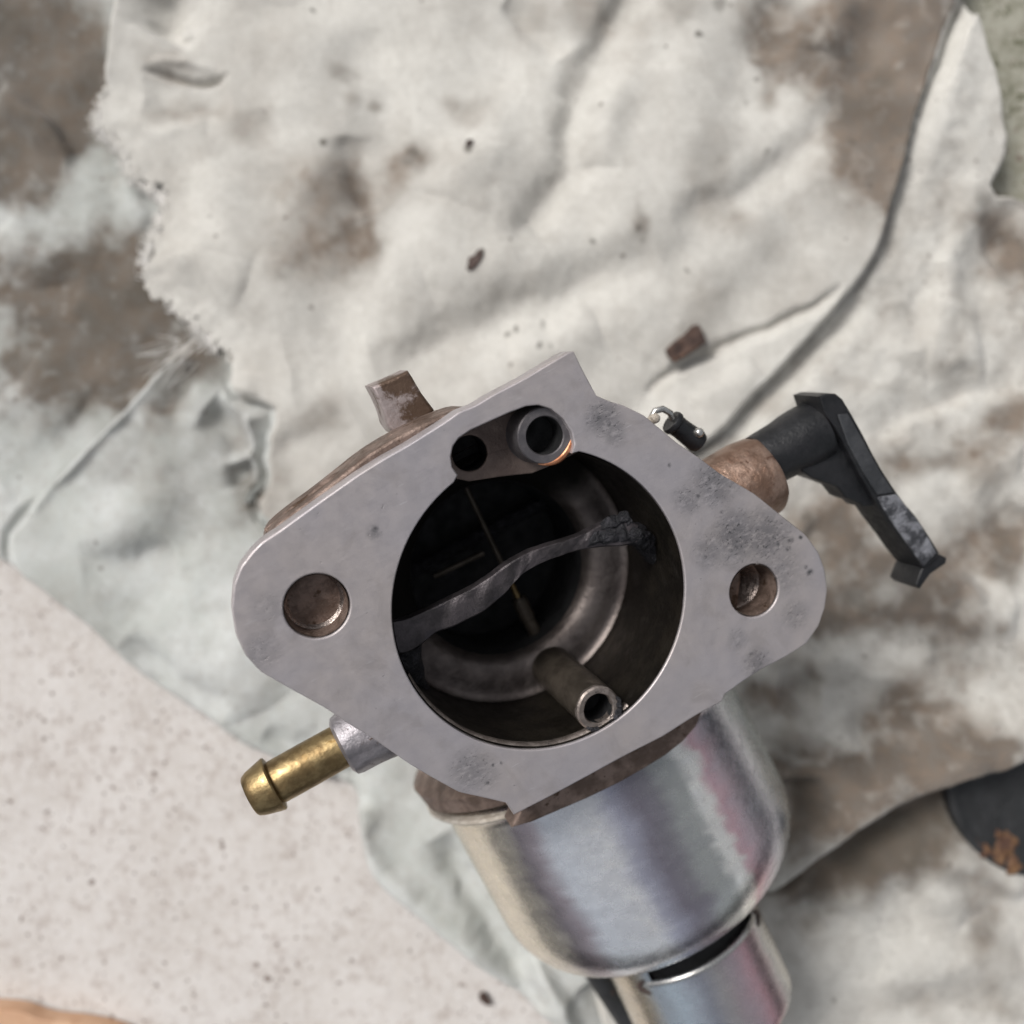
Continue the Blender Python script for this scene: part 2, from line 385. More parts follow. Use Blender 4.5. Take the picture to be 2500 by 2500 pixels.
# ------------------------------------------------------------------ ground
def seg_sd(px, py, poly):
    """signed distance to a closed polygon, positive inside"""
    poly = np.asarray(poly, float); d = np.full(px.shape, 1e9); ins = np.zeros(px.shape, bool)
    for i in range(len(poly)):
        a = poly[i]; b = poly[(i+1) % len(poly)]; e = b-a
        wx = px-a[0]; wy = py-a[1]; t = np.clip((wx*e[0]+wy*e[1])/(e@e+1e-9), 0, 1)
        d = np.minimum(d, (wx-t*e[0])**2+(wy-t*e[1])**2)
        c = ((a[1] > py) != (b[1] > py)) & (px < (b[0]-a[0])*(py-a[1])/((b[1]-a[1]) if b[1] != a[1] else 1e-9)+a[0])
        ins ^= c
    return np.where(ins, 1, -1)*np.sqrt(d)
def line_d(px, py, pl):
    """distance, signed side and 0..1 progress along an open polyline"""
    pl = np.asarray(pl, float); best = np.full(px.shape, 1e9); side = np.zeros(px.shape); prog = np.zeros(px.shape)
    ln = np.r_[0, np.cumsum(np.hypot(*np.diff(pl, axis=0).T))]
    for i in range(len(pl)-1):
        a = pl[i]; e = pl[i+1]-a; wx = px-a[0]; wy = py-a[1]
        t = np.clip((wx*e[0]+wy*e[1])/(e@e), 0, 1); q = np.hypot(wx-t*e[0], wy-t*e[1])
        s = np.sign(e[0]*wy-e[1]*wx); u = q < best
        best = np.where(u, q, best); side = np.where(u, s, side); prog = np.where(u, (ln[i]+t*(ln[i+1]-ln[i]))/ln[-1], prog)
    return best, side, prog

gx = np.linspace(-900, 3400, 130); gy = np.linspace(-900, 3400, 130)
X, Y = np.meshgrid(gx, gy); z = 5*fbm(X/150, Y/150, 11)-26
V = G(X, Y, 0); V[..., 2] = z
V = V.reshape(-1, 3); nx = 130
F = [(j*nx+i, (j+1)*nx+i, (j+1)*nx+i+1, j*nx+i+1) for j in range(nx-1) for i in range(nx-1)]
og = mesh_obj('ground', V, F, M['ground'], None, 180); tag(og, kind='structure')

# ------------------------------------------------------------------ rags
def rag(name, label, outline, base, folds, stains_and_shade, m, step=5.0, drop=60, wedge=16, und=(30, 380), fine=(5, 55), seed=1, fray=None, darks=(), speck=.3,
        tilt=None, smooth_out=1, crumple=0, under=(), soil=.22, fs=1.0, fw=1.0):
    """a cloth sheet as a height field over its outline.
    folds: (polyline, width left, width right, height); stains: (x, y, rx, ry, angle, strength)"""
    P = smooth_poly(outline, smooth_out); x0, y0 = P.min(0)-8; x1, y1 = P.max(0)+8
    x0, y0 = max(x0, -330), max(y0, -330); x1, y1 = min(x1, 2830), min(y1, 2830)
    gx = np.arange(x0, x1, step); gy = np.arange(y0, y1, step); X, Y = np.meshgrid(gx, gy)
    sd = seg_sd(X, Y, P)
    wob = 5*fbm(X/70, Y/70, seed+50, 3)
    if fray is not None:
        fd, _, _ = line_d(X, Y, fray); fm = np.exp(-(fd/60)**2)
        wob = wob+fm*(40*np.abs(fbm(X/30, Y/30, seed+51, 3))-10+18*fbm(X/17, Y/17, seed+52, 2)+10*vnoise(X/10, Y/10, seed+60))
    sd = sd+wob
    gyv, gxv = np.gradient(sd, step); gl = np.hypot(gxv, gyv)+1e-6
    near = (sd < 0) & (sd > -step*1.3)
    X = np.where(near, X-sd*gxv/gl, X); Y = np.where(near, Y-sd*gyv/gl, Y); sdc = np.where(near, 0, sd)
    Z = base+und[0]*fbm(X/und[1], Y/und[1], seed, 3)+fine[0]*fbm(X/fine[1], Y/fine[1], seed+20, 4)
    if crumple: Z = Z+crumple*(1-2*np.abs(fbm(X/130, Y/130, seed+33, 3)))+crumple*.5*(1-2*np.abs(fbm(X/60, Y/60, seed+34, 3)))
    wx = X+14*fbm(X/90, Y/90, seed+70, 3); wy = Y+14*fbm(X/90, Y/90, seed+71, 3)
    for (pl, wl, wr, h) in folds:
        wl, wr, h = wl*fw, wr*fw, h*fs
        d, s, pr = line_d(wx, wy, pl)
        wd = np.where(s < 0, wl, wr); end = 1-np.abs(2*pr-1)**4
        Z = Z+h*end*np.exp(-(d/wd)**2)
    if tilt: Z = Z+tilt[0]*(X-1250)/1000+tilt[1]*(Y-1250)/1000
    if fray is not None:
        fw_ = .88*np.exp(-(fd/105)**2); Z = Z*(1-fw_)+(88+7*fbm(X/40, Y/40, seed+5, 2))*fw_
    t = np.clip(1-np.maximum(sdc, 0)/wedge, 0, 1)
    if fray is not None: drop = drop*(1-.93*np.exp(-(fd/80)**2))
    Z = Z-drop*(1-np.sqrt(np.clip(1-t**2, 0, 1)))
    Z = -12+np.where(Z > 18, Z+12, 30*np.exp((np.minimum(Z, 18)-18)/30))
    for top in under:
        zt, ins = top(X, Y, True); Z = np.where(ins > -40, np.minimum(Z, zt-10-np.clip(ins, 0, 40)*.3+np.maximum(-ins, 0)*1.8), Z)
    # stains
    st = np.zeros(X.shape); sx = X+38*fbm(X/110, Y/110, seed+80, 4); sy = Y+38*fbm(X/110, Y/110, seed+81, 4); qn = fbm(X/60, Y/60, seed+95, 5, .62)
    for (cx, cy, rx, ry, an, s) in stains_and_shade:
        a = math.radians(an); u = (sx-cx)*math.cos(a)+(sy-cy)*math.sin(a); v = -(sx-cx)*math.sin(a)+(sy-cy)*math.cos(a)
        q = np.sqrt((u/rx)**2+(v/ry)**2)+.30*qn; st = 1-(1-st)*(1-s*(.5*sstep(1.35, .30, q)+.5*sstep(1.75, .05, q)))
    st = np.clip(st*(1.10+.5*fbm(X/40, Y/40, seed+90, 4))+soil*sstep(-.15, .55, fbm(X/210, Y/210, seed+97, 5, .6))+soil*.5*sstep(.0, .5, fbm(X/45, Y/45, seed+98, 4)), 0, 1)
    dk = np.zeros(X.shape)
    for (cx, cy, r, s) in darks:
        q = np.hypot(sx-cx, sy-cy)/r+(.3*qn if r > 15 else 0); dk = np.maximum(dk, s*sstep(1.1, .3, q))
    keep = (sd > -step*1.3)
    cell = keep[:-1, :-1] & keep[1:, :-1] & keep[:-1, 1:] & keep[1:, 1:]
    used = np.zeros(keep.shape, bool)
    for a, b in ((slice(None, -1), slice(None, -1)), (slice(1, None), slice(None, -1)), (slice(None, -1), slice(1, None)), (slice(1, None), slice(1, None))): used[a, b] |= cell
    idx = -np.ones(keep.shape, int); idx[used] = np.arange(used.sum())
    W = G(X, Y, 0); s_ = (CZ-Z)/2500; W = np.stack([(X-1250)*(CZ-base)/2500, -(Y-1250)*(CZ-base)/2500, Z], -1)
    V = W[used]*K
    j, i = np.nonzero(cell)
    Q = np.stack([idx[j, i], idx[j+1, i], idx[j+1, i+1], idx[j, i+1]], 1)
    me = bpy.data.meshes.new(name); me.vertices.add(len(V)); me.vertices.foreach_set('co', V.astype(np.float32).ravel())
    me.loops.add(Q.size); me.loops.foreach_set('vertex_index', Q.astype(np.int32).ravel())
    me.polygons.add(len(Q)); me.polygons.foreach_set('loop_start', np.arange(0, Q.size, 4, dtype=np.int32))
    me.polygons.foreach_set('loop_total', np.full(len(Q), 4, np.int32))
    me.update(calc_edges=True); me.validate()
    ca = me.color_attributes.new('stain', 'FLOAT_COLOR', 'POINT')
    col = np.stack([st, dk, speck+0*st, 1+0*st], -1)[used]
    ca.data.foreach_set('color', col.astype(np.float32).ravel())
    me.materials.append(m); me.shade_smooth()
    o = link(bpy.data.objects.new(name, me)); tag(o, label, 'rag')
    def hz(px, py, full=False):
        i = np.clip(((np.asarray(px)-x0)/step).astype(int), 0, Z.shape[1]-1); j = np.clip(((np.asarray(py)-y0)/step).astype(int), 0, Z.shape[0]-1)
        return (Z[j, i], np.where((np.asarray(px) > x0) & (np.asarray(px) < x1) & (np.asarray(py) > y0) & (np.asarray(py) < y1), sd[j, i], -99)) if full else Z[j, i]
    return o, hz

def at(px, py, base, z):     # same mapping as the rag meshes
    return np.array([(px-1250)*(CZ-base)/2500, -(py-1250)*(CZ-base)/2500, z])

def threads(parent, hz, base, pl, n, length, spread, seed, m, dirang=None, thick=(1.1, 2.2)):
    """loose cotton fibres along a torn edge, nobody could count them"""
    rnd = random.Random(seed); pl = np.asarray(pl, float); cm = .3 if dirang is not None else 1
    ln = np.r_[0, np.cumsum(np.hypot(*np.diff(pl, axis=0).T))]; V = []; F = []
    for _ in range(n):
        s = rnd.random()*ln[-1]; i = min(np.searchsorted(ln, s)-1, len(pl)-2); i = max(i, 0)
        t = (s-ln[i])/(ln[i+1]-ln[i]); p = pl[i]+(pl[i+1]-pl[i])*t; e = pl[i+1]-pl[i]; e = e/np.hypot(*e)
        nn = np.array([-e[1], e[0]])      # left normal in picture coordinates
        a = rnd.gauss(0, spread) if dirang is None else 0
        dv = nn*math.cos(a)+e*math.sin(a)
        if dirang is not None:
            g = math.radians(dirang+rnd.gauss(0, 14)); dv = np.array([math.cos(g), math.sin(g)])
        lg = length*rnd.uniform(.3, 1.15); start = p-dv*rnd.uniform(2, 14); path = []
        cur = rnd.uniform(-.9, .9)*cm; z = float(hz(*p))
        for k in range(7):
            q = k/6; c = cur*q*q; d2 = np.array([dv[0]*math.cos(c)-dv[1]*math.sin(c), dv[0]*math.sin(c)+dv[1]*math.cos(c)])
            w_ = start+d2*lg*q; path.append(at(w_[0], w_[1], base, z-5+rnd.uniform(-3, 4)+(3 if dirang is None else 14)*q-10*q*q))
        r = rnd.uniform(*thick); v, f = sweep(path, [r*(1-.75*k/6) for k in range(7)], 4)
        o = len(V); V += v; F += [tuple(x+o for x in ff) for ff in f]
    ob = mesh_obj('frayed_threads', V, F, m, parent, 180)
    ca = ob.data.color_attributes.new('stain', 'FLOAT_COLOR', 'POINT')
    ca.data.foreach_set('color', np.tile([0., 0, 0, 1], len(V)).astype(np.float32)); ob['kind'] = 'stuff'; return ob

# top rag, torn along its left side
torn = [(232, 240), (215, 290), (270, 330), (310, 420), (390, 470), (370, 560), (340, 620), (350, 660), (440, 760), (520, 850)]
main_o = [(290, -330), (270, -20), (240, 130), (232, 240), (215, 290), (262, 320), (300, 420), (400, 455), (385, 520), (350, 590), (346, 640), (330, 688), (400, 735), (470, 800), (530, 850), (556, 862), (556, 965), (640, 985), (675, 1005), (640, 1090), (650, 1180), (610, 1240), (700, 1330), (900, 1350),
          (1200, 1300), (1500, 1190), (1700, 1100), (1760, 1060), (1850, 965), (1960, 850), (2050, 745), (2125, 650), (2160, 560), (2200, 400), (2245, 250), (2300, 100), (2360, -20), (2420, -330)]
main_rag, hz_main = rag('torn_rag', 'large off-white rag with a torn fuzzy left edge behind the carburetor', main_o, 150,
    [([(1600, -120), (1500, 50), (1440, 170), (1402, 250), (1388, 330), (1392, 420), (1340, 500), (1230, 600)], 40, 30, -42), ([(1250, 200), (1180, 420), (1000, 640), (820, 800)], 80, 80, 30), ([(700, 0), (760, 300), (700, 560), (620, 800)], 90, 90, 28), ([(1720, 60), (1640, 420), (1560, 640), (1500, 860)], 90, 90, 34),
     ([(1880, 520), (1700, 700), (1540, 820)], 70, 60, 24), ([(900, 60), (940, 350), (860, 700), (740, 920)], 60, 60, -22), ([(560, 420), (420, 560), (420, 700)], 40, 60, 14), ([(1240, 0), (1310, 80), (1375, 145)], 26, 22, -26), ([(1500, 60), (1560, -40)], 40, 40, -20), ([(1550, 150), (1480, 300), (1470, 420)], 50, 60, 30),
     ([(1600, 620), (1440, 690), (1330, 740), (1200, 790), (1060, 850), (900, 930)], 60, 44, -44), ([(1460, 790), (1350, 850), (1250, 880)], 60, 60, 24), ([(1300, 560), (1200, 640), (1050, 700)], 60, 70, 26),
     ([(380, -60), (400, 30), (370, 85)], 50, 50, -72), ([(440, 80), (420, 20)], 16, 16, 20), ([(330, 160), (370, 172), (420, 186), (470, 196), (530, 182), (560, 170)], 7, 7, -30), ([(350, 145), (400, 148), (440, 140), (480, 155), (520, 160)], 10, 10, 12),
     ([(330, 240), (450, 260), (560, 230)], 60, 40, -26), ([(270, 290), (380, 310), (500, 300)], 20, 20, 16), ([(290, 340), (340, 420), (400, 520)], 18, 26, -22), ([(360, 640), (480, 640), (600, 700)], 60, 60, 30), ([(660, 260), (680, 430), (660, 640)], 60, 60, -16), ([(840, 330), (850, 420), (890, 520)], 40, 26, -26), ([(560, 420), (520, 620)], 70, 70, 18),
     ([(2060, 705), (1950, 760), (1800, 830), (1680, 880), (1570, 960)], 12, 9, -26), ([(2060, 230), (1900, 420), (1790, 490), (1640, 550)], 36, 30, -24), ([(1890, -20), (1830, 160)], 50, 30, -28), ([(2140, -20), (2130, 180), (2060, 330)], 40, 60, -30), ([(2060, -20), (2010, 130)], 40, 40, 26), ([(2320, 20), (2230, 330), (2140, 600)], 14, 14, 14), ([(1640, 900), (1560, 1000), (1500, 1060)], 50, 50, -20), ([(1850, 890), (1700, 1000)], 40, 30, 18),
     ([(1000, 380), (900, 520), (800, 680)], 50, 60, 20), ([(700, 900), (900, 850)], 70, 70, -18), ([(1150, 340), (1100, 500)], 60, 70, 18), ([(620, 1150), (720, 1100), (860, 1020)], 40, 60, -26), ([(590, 960), (600, 900)], 26, 26, 16)],
    [(2190, 110, 190, 210, 0, .85), (2150, 330, 150, 200, -10, .9), (2200, 200, 150, 250, 10, .85), (2230, 440, 90, 130, 0, .8), (2000, 60, 170, 90, 0, .6), (1960, 150, 110, 70, 30, .5), (2260, 60, 90, 160, 0, .8), (2200, 470, 80, 90, 0, .7), (2050, 60, 120, 90, 0, .6), (1890, 60, 100, 70, 20, .5), (1930, 150, 90, 46, 40, .55), (1890, 180, 30, 60, 15, .6), (1640, 40, 60, 60, 30, .35), (2050, 160, 110, 60, 0, .6), (1870, 240, 26, 30, 0, .4), (1560, 30, 30, 70, 20, .2),
     (800, 540, 120, 150, 20, .52), (720, 620, 90, 70, 0, .40), (870, 600, 50, 70, 20, .55), (890, 560, 22, 30, 0, .7), (860, 440, 26, 100, -12, .5), (690, 440, 90, 60, 0, .30), (985, 395, 66, 50, -20, .62), (1140, 275, 46, 36, 30, .5), (950, 460, 40, 60, 20, .45), (900, 250, 16, 14, 0, .5), (825, 170, 32, 24, 20, .45), (840, 220, 20, 22, 0, .35),
     (1720, 400, 60, 110, 0, .30), (1730, 520, 60, 80, 0, .25), (1790, 560, 60, 40, 0, .25), (1710, 760, 90, 90, 0, .30), (1550, 550, 24, 36, -20, .55), (1950, 700, 120, 60, -30, .25), (2160, 620, 30, 60, 0, .25), (1420, 1000, 80, 60, 0, .15), (440, 270, 110, 36, -10, .42), (380, 140, 80, 40, 30, .26), (610, 310, 60, 50, 0, .22), (640, 880, 90, 60, 0, .18), (660, 1200, 90, 100, -30, .45), (780, 1030, 60, 40, 0, .25), (1900, 620, 80, 40, 0, .18), (620, 700, 60, 90, 0, .12), (1300, 60, 60, 60, 30, .25), (1430, 40, 70, 40, 0, .32)],
    M['cloth'], step=3.5, drop=80, wedge=15, und=(60, 420), fine=(3, 100), fs=1.4, fw=1.25, soil=.2, seed=21, fray=torn, speck=.12,
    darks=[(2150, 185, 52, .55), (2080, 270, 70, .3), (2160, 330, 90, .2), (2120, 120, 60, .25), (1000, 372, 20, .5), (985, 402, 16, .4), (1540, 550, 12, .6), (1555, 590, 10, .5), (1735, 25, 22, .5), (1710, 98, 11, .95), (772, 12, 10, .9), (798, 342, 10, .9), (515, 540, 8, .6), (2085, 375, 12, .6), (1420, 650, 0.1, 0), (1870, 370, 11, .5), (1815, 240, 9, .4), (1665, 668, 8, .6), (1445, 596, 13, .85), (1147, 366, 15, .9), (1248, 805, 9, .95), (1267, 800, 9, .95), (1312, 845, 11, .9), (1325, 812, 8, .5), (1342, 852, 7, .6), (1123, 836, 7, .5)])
# rag whose folded edge runs up to the tear
mid_o = [(505, 800), (420, 870), (375, 905), (320, 985), (245, 1060), (150, 1150), (60, 1240), (10, 1320), (30, 1400), (130, 1470), (255, 1575), (360, 1665), (520, 1770), (660, 1860), (760, 1900), (850, 1920), (870, 1960),
         (880, 2060), (905, 2140), (980, 2210), (1090, 2300), (1220, 2400), (1330, 2490), (1450, 2600), (1560, 2600), (1640, 2200), (1700, 1600), (1300, 1100), (900, 900), (700, 800), (560, 780)]
mid_rag, hz_mid = rag('pale_rag', 'pale rag with rolled edge running from the tear down past the brass fitting', mid_o, 66,
    [([(390, 905), (270, 1050), (150, 1165), (60, 1250)], 12, 46, 22), ([(455, 880), (440, 960), (400, 1020)], 26, 40, -36), ([(500, 1000), (560, 1050), (600, 1110)], 40, 34, -52), ([(585, 1120), (600, 1190)], 26, 22, -55),
     ([(540, 960), (610, 1010), (640, 1080), (640, 1170), (630, 1240)], 26, 20, 52), ([(440, 1140), (330, 1260), (200, 1360)], 60, 70, 24), ([(200, 1380), (330, 1370), (420, 1340)], 30, 40, -22),
     ([(520, 1240), (380, 1400), (280, 1520)], 50, 70, -22), ([(300, 1560), (430, 1660), (560, 1740)], 26, 46, -26), ([(700, 1480), (560, 1620), (620, 1740)], 90, 90, 30), ([(640, 1790), (720, 1830), (800, 1800)], 26, 26, -20),
     ([(880, 1900), (890, 2040), (930, 2130), (1090, 2260), (1300, 2440)], 26, 60, 30), ([(1060, 2050), (1150, 2180), (1240, 2330), (1310, 2470)], 40, 30, -60), ([(1290, 2330), (1360, 2440), (1420, 2560)], 18, 36, 48), ([(1460, 2390), (1520, 2480), (1560, 2560)], 40, 50, -70),
     ([(790, 1890), (850, 1900), (870, 1980)], 26, 16, -40), ([(1110, 2170), (1150, 2160)], 30, 30, -22)],
    [(440, 830, 60, 50, 0, .9), (470, 880, 80, 80, 30, .85), (420, 990, 50, 60, 0, .55), (370, 1010, 22, 40, 0, .4), (560, 1060, 70, 45, 40, .45), (590, 1190, 60, 90, 0, .5), (640, 1220, 90, 40, -30, .45), (300, 1120, 130, 60, -40, .16), (180, 1480, 120, 70, 40, .22), (450, 1130, 120, 100, 0, .12), (640, 1660, 70, 40, 0, .14), (560, 1300, 60, 30, 0, .18)],  # patches in the hollows are deepened to paint their shade
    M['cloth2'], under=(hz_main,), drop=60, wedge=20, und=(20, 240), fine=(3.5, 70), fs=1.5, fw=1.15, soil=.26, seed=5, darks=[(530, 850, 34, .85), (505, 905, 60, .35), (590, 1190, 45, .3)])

# left rag, lowest, with the big brown patches
left_o = [(-420, -420), (700, -420), (760, 300), (700, 900), (640, 1150), (560, 1600), (640, 1850), (560, 1795), (440, 1715), (330, 1640), (240, 1560), (130, 1455), (40, 1385), (-100, 1320), (-420, 1200)]
left_rag, hz_left = rag('stained_rag', 'rag with large dark brown patches lying lowest along the left edge', left_o, 22,
    [([(0, 210), (110, 300), (190, 390)], 16, 60, 38), ([(-60, 300), (60, 400), (150, 430)], 60, 50, -45), ([(300, 420), (330, 500), (360, 560)], 25, 30, 22),
     ([(0, 560), (120, 640), (130, 700)], 40, 60, 30), ([(220, 130), (240, 300), (180, 420)], 60, 40, -22), ([(0, 1180), (160, 1090), (300, 980)], 60, 60, -30),
     ([(350, 990), (230, 1130), (90, 1240)], 70, 30, -25), ([(230, 1500), (330, 1600), (450, 1700)], 50, 20, 14), ([(60, 900), (200, 1000)], 60, 70, 24)],
    [(230, 790, 230, 200, 0, .97), (330, 700, 120, 120, 0, .95), (200, 900, 180, 110, 0, .9), (90, 260, 170, 190, 40, .85), (40, 150, 200, 260, 0, .9), (60, 380, 130, 110, 0, .6), (215, 690, 205, 140, 8, .95), (120, 850, 130, 110, 0, .85), (300, 870, 190, 110, -30, .95), (350, 640, 90, 70, 0, .75), (100, 160, 160, 190, 30, .92), (20, 40, 110, 140, 0, 1), (60, 420, 80, 90, 0, .55), (235, 20, 50, 60, 0, .3),  # patches just below the top-left brown paint grey shade into the cloth
     (-5, 620, 26, 50, 0, .7), (180, 940, 130, 60, 0, .7), (300, 1480, 60, 40, 0, .18), (40, 1040, 60, 30, 0, .2), (400, 1600, 90, 40, 40, .2)],
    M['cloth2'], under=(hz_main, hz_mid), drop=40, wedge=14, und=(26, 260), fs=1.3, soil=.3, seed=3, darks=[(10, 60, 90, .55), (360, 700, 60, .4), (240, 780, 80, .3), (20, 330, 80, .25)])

# right rag
rt_o = [(2330, -330), (2365, -20), (2395, 60), (2430, 150), (2455, 260), (2468, 360), (2450, 420), (2420, 470), (2480, 470), (2560, 500), (2900, 520), (2900, 1650), (2500, 1835), (2470, 1850), (2380, 1880), (2290, 1905), (2180, 1950), (2090, 1995), (2000, 2065), (1930, 2130), (1860, 2190),
        (1500, 2100), (1250, 1500), (1300, 900), (1800, 600), (2000, 200), (2150, -330)]
right_rag, hz_right = rag('blotched_rag', 'crumpled rag with many brown blotches under the black lever on the right', rt_o, 112,
    [([(2420, -160), (2330, 60), (2265, 250), (2205, 450), (2165, 600)], 60, 60, 34), ([(1780, 2190), (1900, 2085), (2080, 1950), (2290, 1860), (2520, 1780), (2650, 1730)], 110, 90, 120), ([(2410, 430), (2375, 540), (2310, 680), (2260, 790), (2200, 900)], 60, 34, 34), ([(2450, 480), (2400, 640), (2340, 760)], 40, 60, -34), ([(2285, 640), (2250, 760), (2210, 860)], 24, 24, -22), ([(2110, 720), (1990, 860), (1850, 1000), (1740, 1090)], 26, 30, -46), ([(2140, 640), (2200, 400), (2330, 60)], 20, 30, -18),
     ([(2500, 930), (2370, 955), (2220, 1005), (2130, 1080)], 18, 50, -26), ([(2500, 600), (2420, 640)], 50, 50, -22), ([(2260, 880), (2400, 860)], 60, 50, 22),
     ([(2350, 1160), (2500, 1120)], 40, 50, 26), ([(2500, 1240), (2400, 1330), (2330, 1430)], 60, 60, -44), ([(1960, 1300), (2060, 1420), (2100, 1500)], 50, 50, -40), ([(2080, 1500), (2250, 1480), (2380, 1420)], 40, 40, 24),
     ([(2010, 1590), (2140, 1640), (2280, 1620)], 40, 40, 28), ([(1900, 1680), (2000, 1700)], 40, 30, -40), ([(1900, 1780), (2010, 1830), (2100, 1800)], 50, 40, 34), ([(1950, 1890), (1960, 1980)], 34, 60, -60), ([(2060, 1780), (2200, 1740), (2330, 1790)], 36, 36, -26), ([(2330, 1480), (2480, 1500)], 40, 60, 22)],
    [(2470, 640, 80, 80, 0, .75), (2420, 560, 50, 50, 0, .55), (2490, 1000, 90, 40, -20, .6), (2330, 1100, 150, 42, -14, .6), (2200, 1130, 70, 60, 20, .45), (2420, 1160, 60, 40, 0, .3), (2010, 1270, 80, 70, 0, .5), (2060, 1380, 130, 90, 30, .75), (2270, 1400, 130, 100, 0, .6), (2450, 1330, 130, 90, -20, .66), (1980, 1480, 150, 50, 10, .8), (2170, 1500, 170, 52, 0, .7), (2330, 1540, 90, 50, 0, .6), (2040, 1250, 60, 60, 0, .5),
     (1880, 1700, 70, 40, 10, .8), (2010, 1640, 40, 20, 40, .4), (2220, 1660, 80, 44, -30, .75), (2150, 1750, 90, 44, 0, .8), (2280, 1760, 110, 70, 20, .75), (2100, 1850, 160, 46, -12, .75), (2330, 1860, 190, 60, -16, .8), (1960, 1960, 60, 120, 30, .7), (2060, 1960, 90, 50, -30, .7), (1900, 1870, 50, 40, 0, .6), (1950, 1800, 90, 30, 0, .4), (2440, 1700, 60, 70, 0, .12), (2330, 1640, 50, 60, 40, .5), (2180, 560, 30, 120, 10, .08), (1800, 1130, 100, 40, 0, .3), (1900, 1000, 60, 40, 0, .3), (2070, 920, 50, 30, 0, .25)],
    M['cloth'], under=(hz_main,), drop=250, wedge=20, und=(40, 300), fine=(5, 60), fs=1.35, fw=1.2, soil=.42, seed=13, crumple=6, speck=.9,
    darks=[(2070, 1450, 46, .5), (2030, 1500, 26, .5), (1985, 1260, 30, .5), (1955, 1890, 30, .55), (1960, 1960, 40, .45), (2380, 500, 26, .3), (2230, 1690, 30, .3), (2460, 1370, 60, .35), (2240, 1460, 30, .35), (1730, 1040, 20, .3), (2280, 1570, 26, .35)])  # spots close beside the bowl paint in its shadow

# lower right rag
low_o = [(1350, 2120), (1500, 1900), (1800, 1700), (2050, 1600), (2300, 1650), (2830, 1500), (2830, 2900), (1500, 2900), (1480, 2500)]
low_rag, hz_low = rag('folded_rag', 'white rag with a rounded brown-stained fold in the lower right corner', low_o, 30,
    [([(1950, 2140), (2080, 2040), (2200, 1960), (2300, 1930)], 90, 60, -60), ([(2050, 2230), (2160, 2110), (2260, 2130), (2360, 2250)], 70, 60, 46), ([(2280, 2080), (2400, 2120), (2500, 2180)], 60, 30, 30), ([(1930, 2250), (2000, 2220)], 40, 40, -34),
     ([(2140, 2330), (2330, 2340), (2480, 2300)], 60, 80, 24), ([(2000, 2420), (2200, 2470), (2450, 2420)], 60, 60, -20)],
    [(2395, 2200, 52, 110, -10, .62), (2330, 2130, 80, 30, 30, .4), (1995, 2250, 36, 40, 0, .4), (2230, 2440, 130, 50, 0, .3), (2420, 2430, 90, 50, 0, .35), (2120, 2050, 230, 100, -28, .95), (2260, 2010, 130, 110, 0, .9), (1970, 2140, 110, 60, -30, .8), (2020, 2300, 40, 20, 0, .2)],  # band under the right rag's edge: mostly painted shadow, partly brown staining
    M['cloth'], under=(hz_right,), drop=30, und=(26, 260), fine=(6, 45), fs=1.3, soil=.25, seed=8, darks=[(1980, 2150, 90, .5), (2080, 2080, 110, .6), (2190, 2035, 120, .65), (2290, 2010, 110, .55)], speck=.35)  # darks deepen the painted shadow under the right rag's edge

threads(main_rag, hz_main, 150, torn, 760, 34, .42, 4, M['fray'], thick=(2.4, 5.0))
threads(main_rag, hz_main, 150, [(556, 965), (600, 990), (676, 1010)], 60, 34, .9, 6, M['fray'], thick=(2, 3.6))
threads(mid_rag, hz_mid, 66, [(470, 825), (500, 800), (530, 815)], 80, 170, .5, 8, M['fray'], dirang=142, thick=(2.2, 4.6))
threads(mid_rag, hz_mid, 66, [(640, 1170), (600, 1220), (570, 1260)], 30, 90, .5, 9, M['cloth2'], dirang=-35, thick=(1.1, 2.2))

# ------------------------------------------------------------------ debris lying on the rags
def flake(name, label, pts, hz, base, th, m, seed, lift=8):
    pts = smooth_poly(pts, 0); rnd = random.Random(seed); n = len(pts); c = pts.mean(0); V = []; F = []
    z0 = float(np.max(hz(pts[:, 0], pts[:, 1])))+lift*.3
    rings = [(1.0, 0), (1.0, th*.6), (.8, th), (.4, th*.8)]
    for s, h in rings:
        for p in pts:
            q = c+(p-c)*s; V.append(at(q[0], q[1], base, z0+h+rnd.uniform(-.2, .2)*th*(h > 0)))
    V.append(at(c[0], c[1], base, z0+th*.9)); k = len(V)-1
    for i in range(3):
        for j in range(n): F.append((i*n+j, i*n+(j+1) % n, (i+1)*n+(j+1) % n, (i+1)*n+j)[::-1])
    for j in range(n): F.append((3*n+(j+1) % n, 3*n+j, k))
    F.append(tuple(range(n)))
    o = mesh_obj(name, V, F, m, None, 30); tag(o, label, 'debris'); return o
flake('rust_flake', 'brown rusty flake on the white rag above the carburetor flange', [(1622, 856), (1630, 874), (1646, 886), (1666, 876), (1694, 858), (1722, 838), (1714, 815), (1704, 794), (1686, 798), (1668, 818), (1640, 838)], hz_main, 150, 22, M['rust'], 2)
flake('dirt_flake', 'dark oval flake alone in the middle of the torn white rag', [(1141, 668), (1146, 640), (1160, 634), (1166, 624), (1180, 617), (1181, 632), (1174, 650), (1160, 666), (1146, 672)], hz_main, 150, 7, M['debris'], 3, 3)
flake('dirt_flake', 'tiny dark crumb above the oval flake on the torn rag', [(1139, 372), (1140, 362), (1150, 357), (1158, 360), (1154, 370), (1144, 376)], hz_main, 150, 7, M['debris'], 4, 3)
flake('rust_flake', 'small rust chip on the concrete near the bottom rag edge', [(1168, 2440), (1172, 2425), (1184, 2424), (1194, 2440), (1200, 2455), (1190, 2458), (1176, 2450)], lambda a, b: np.zeros(len(np.atleast_1d(a)))-12, 0, 9, M['rust'], 5, 2)

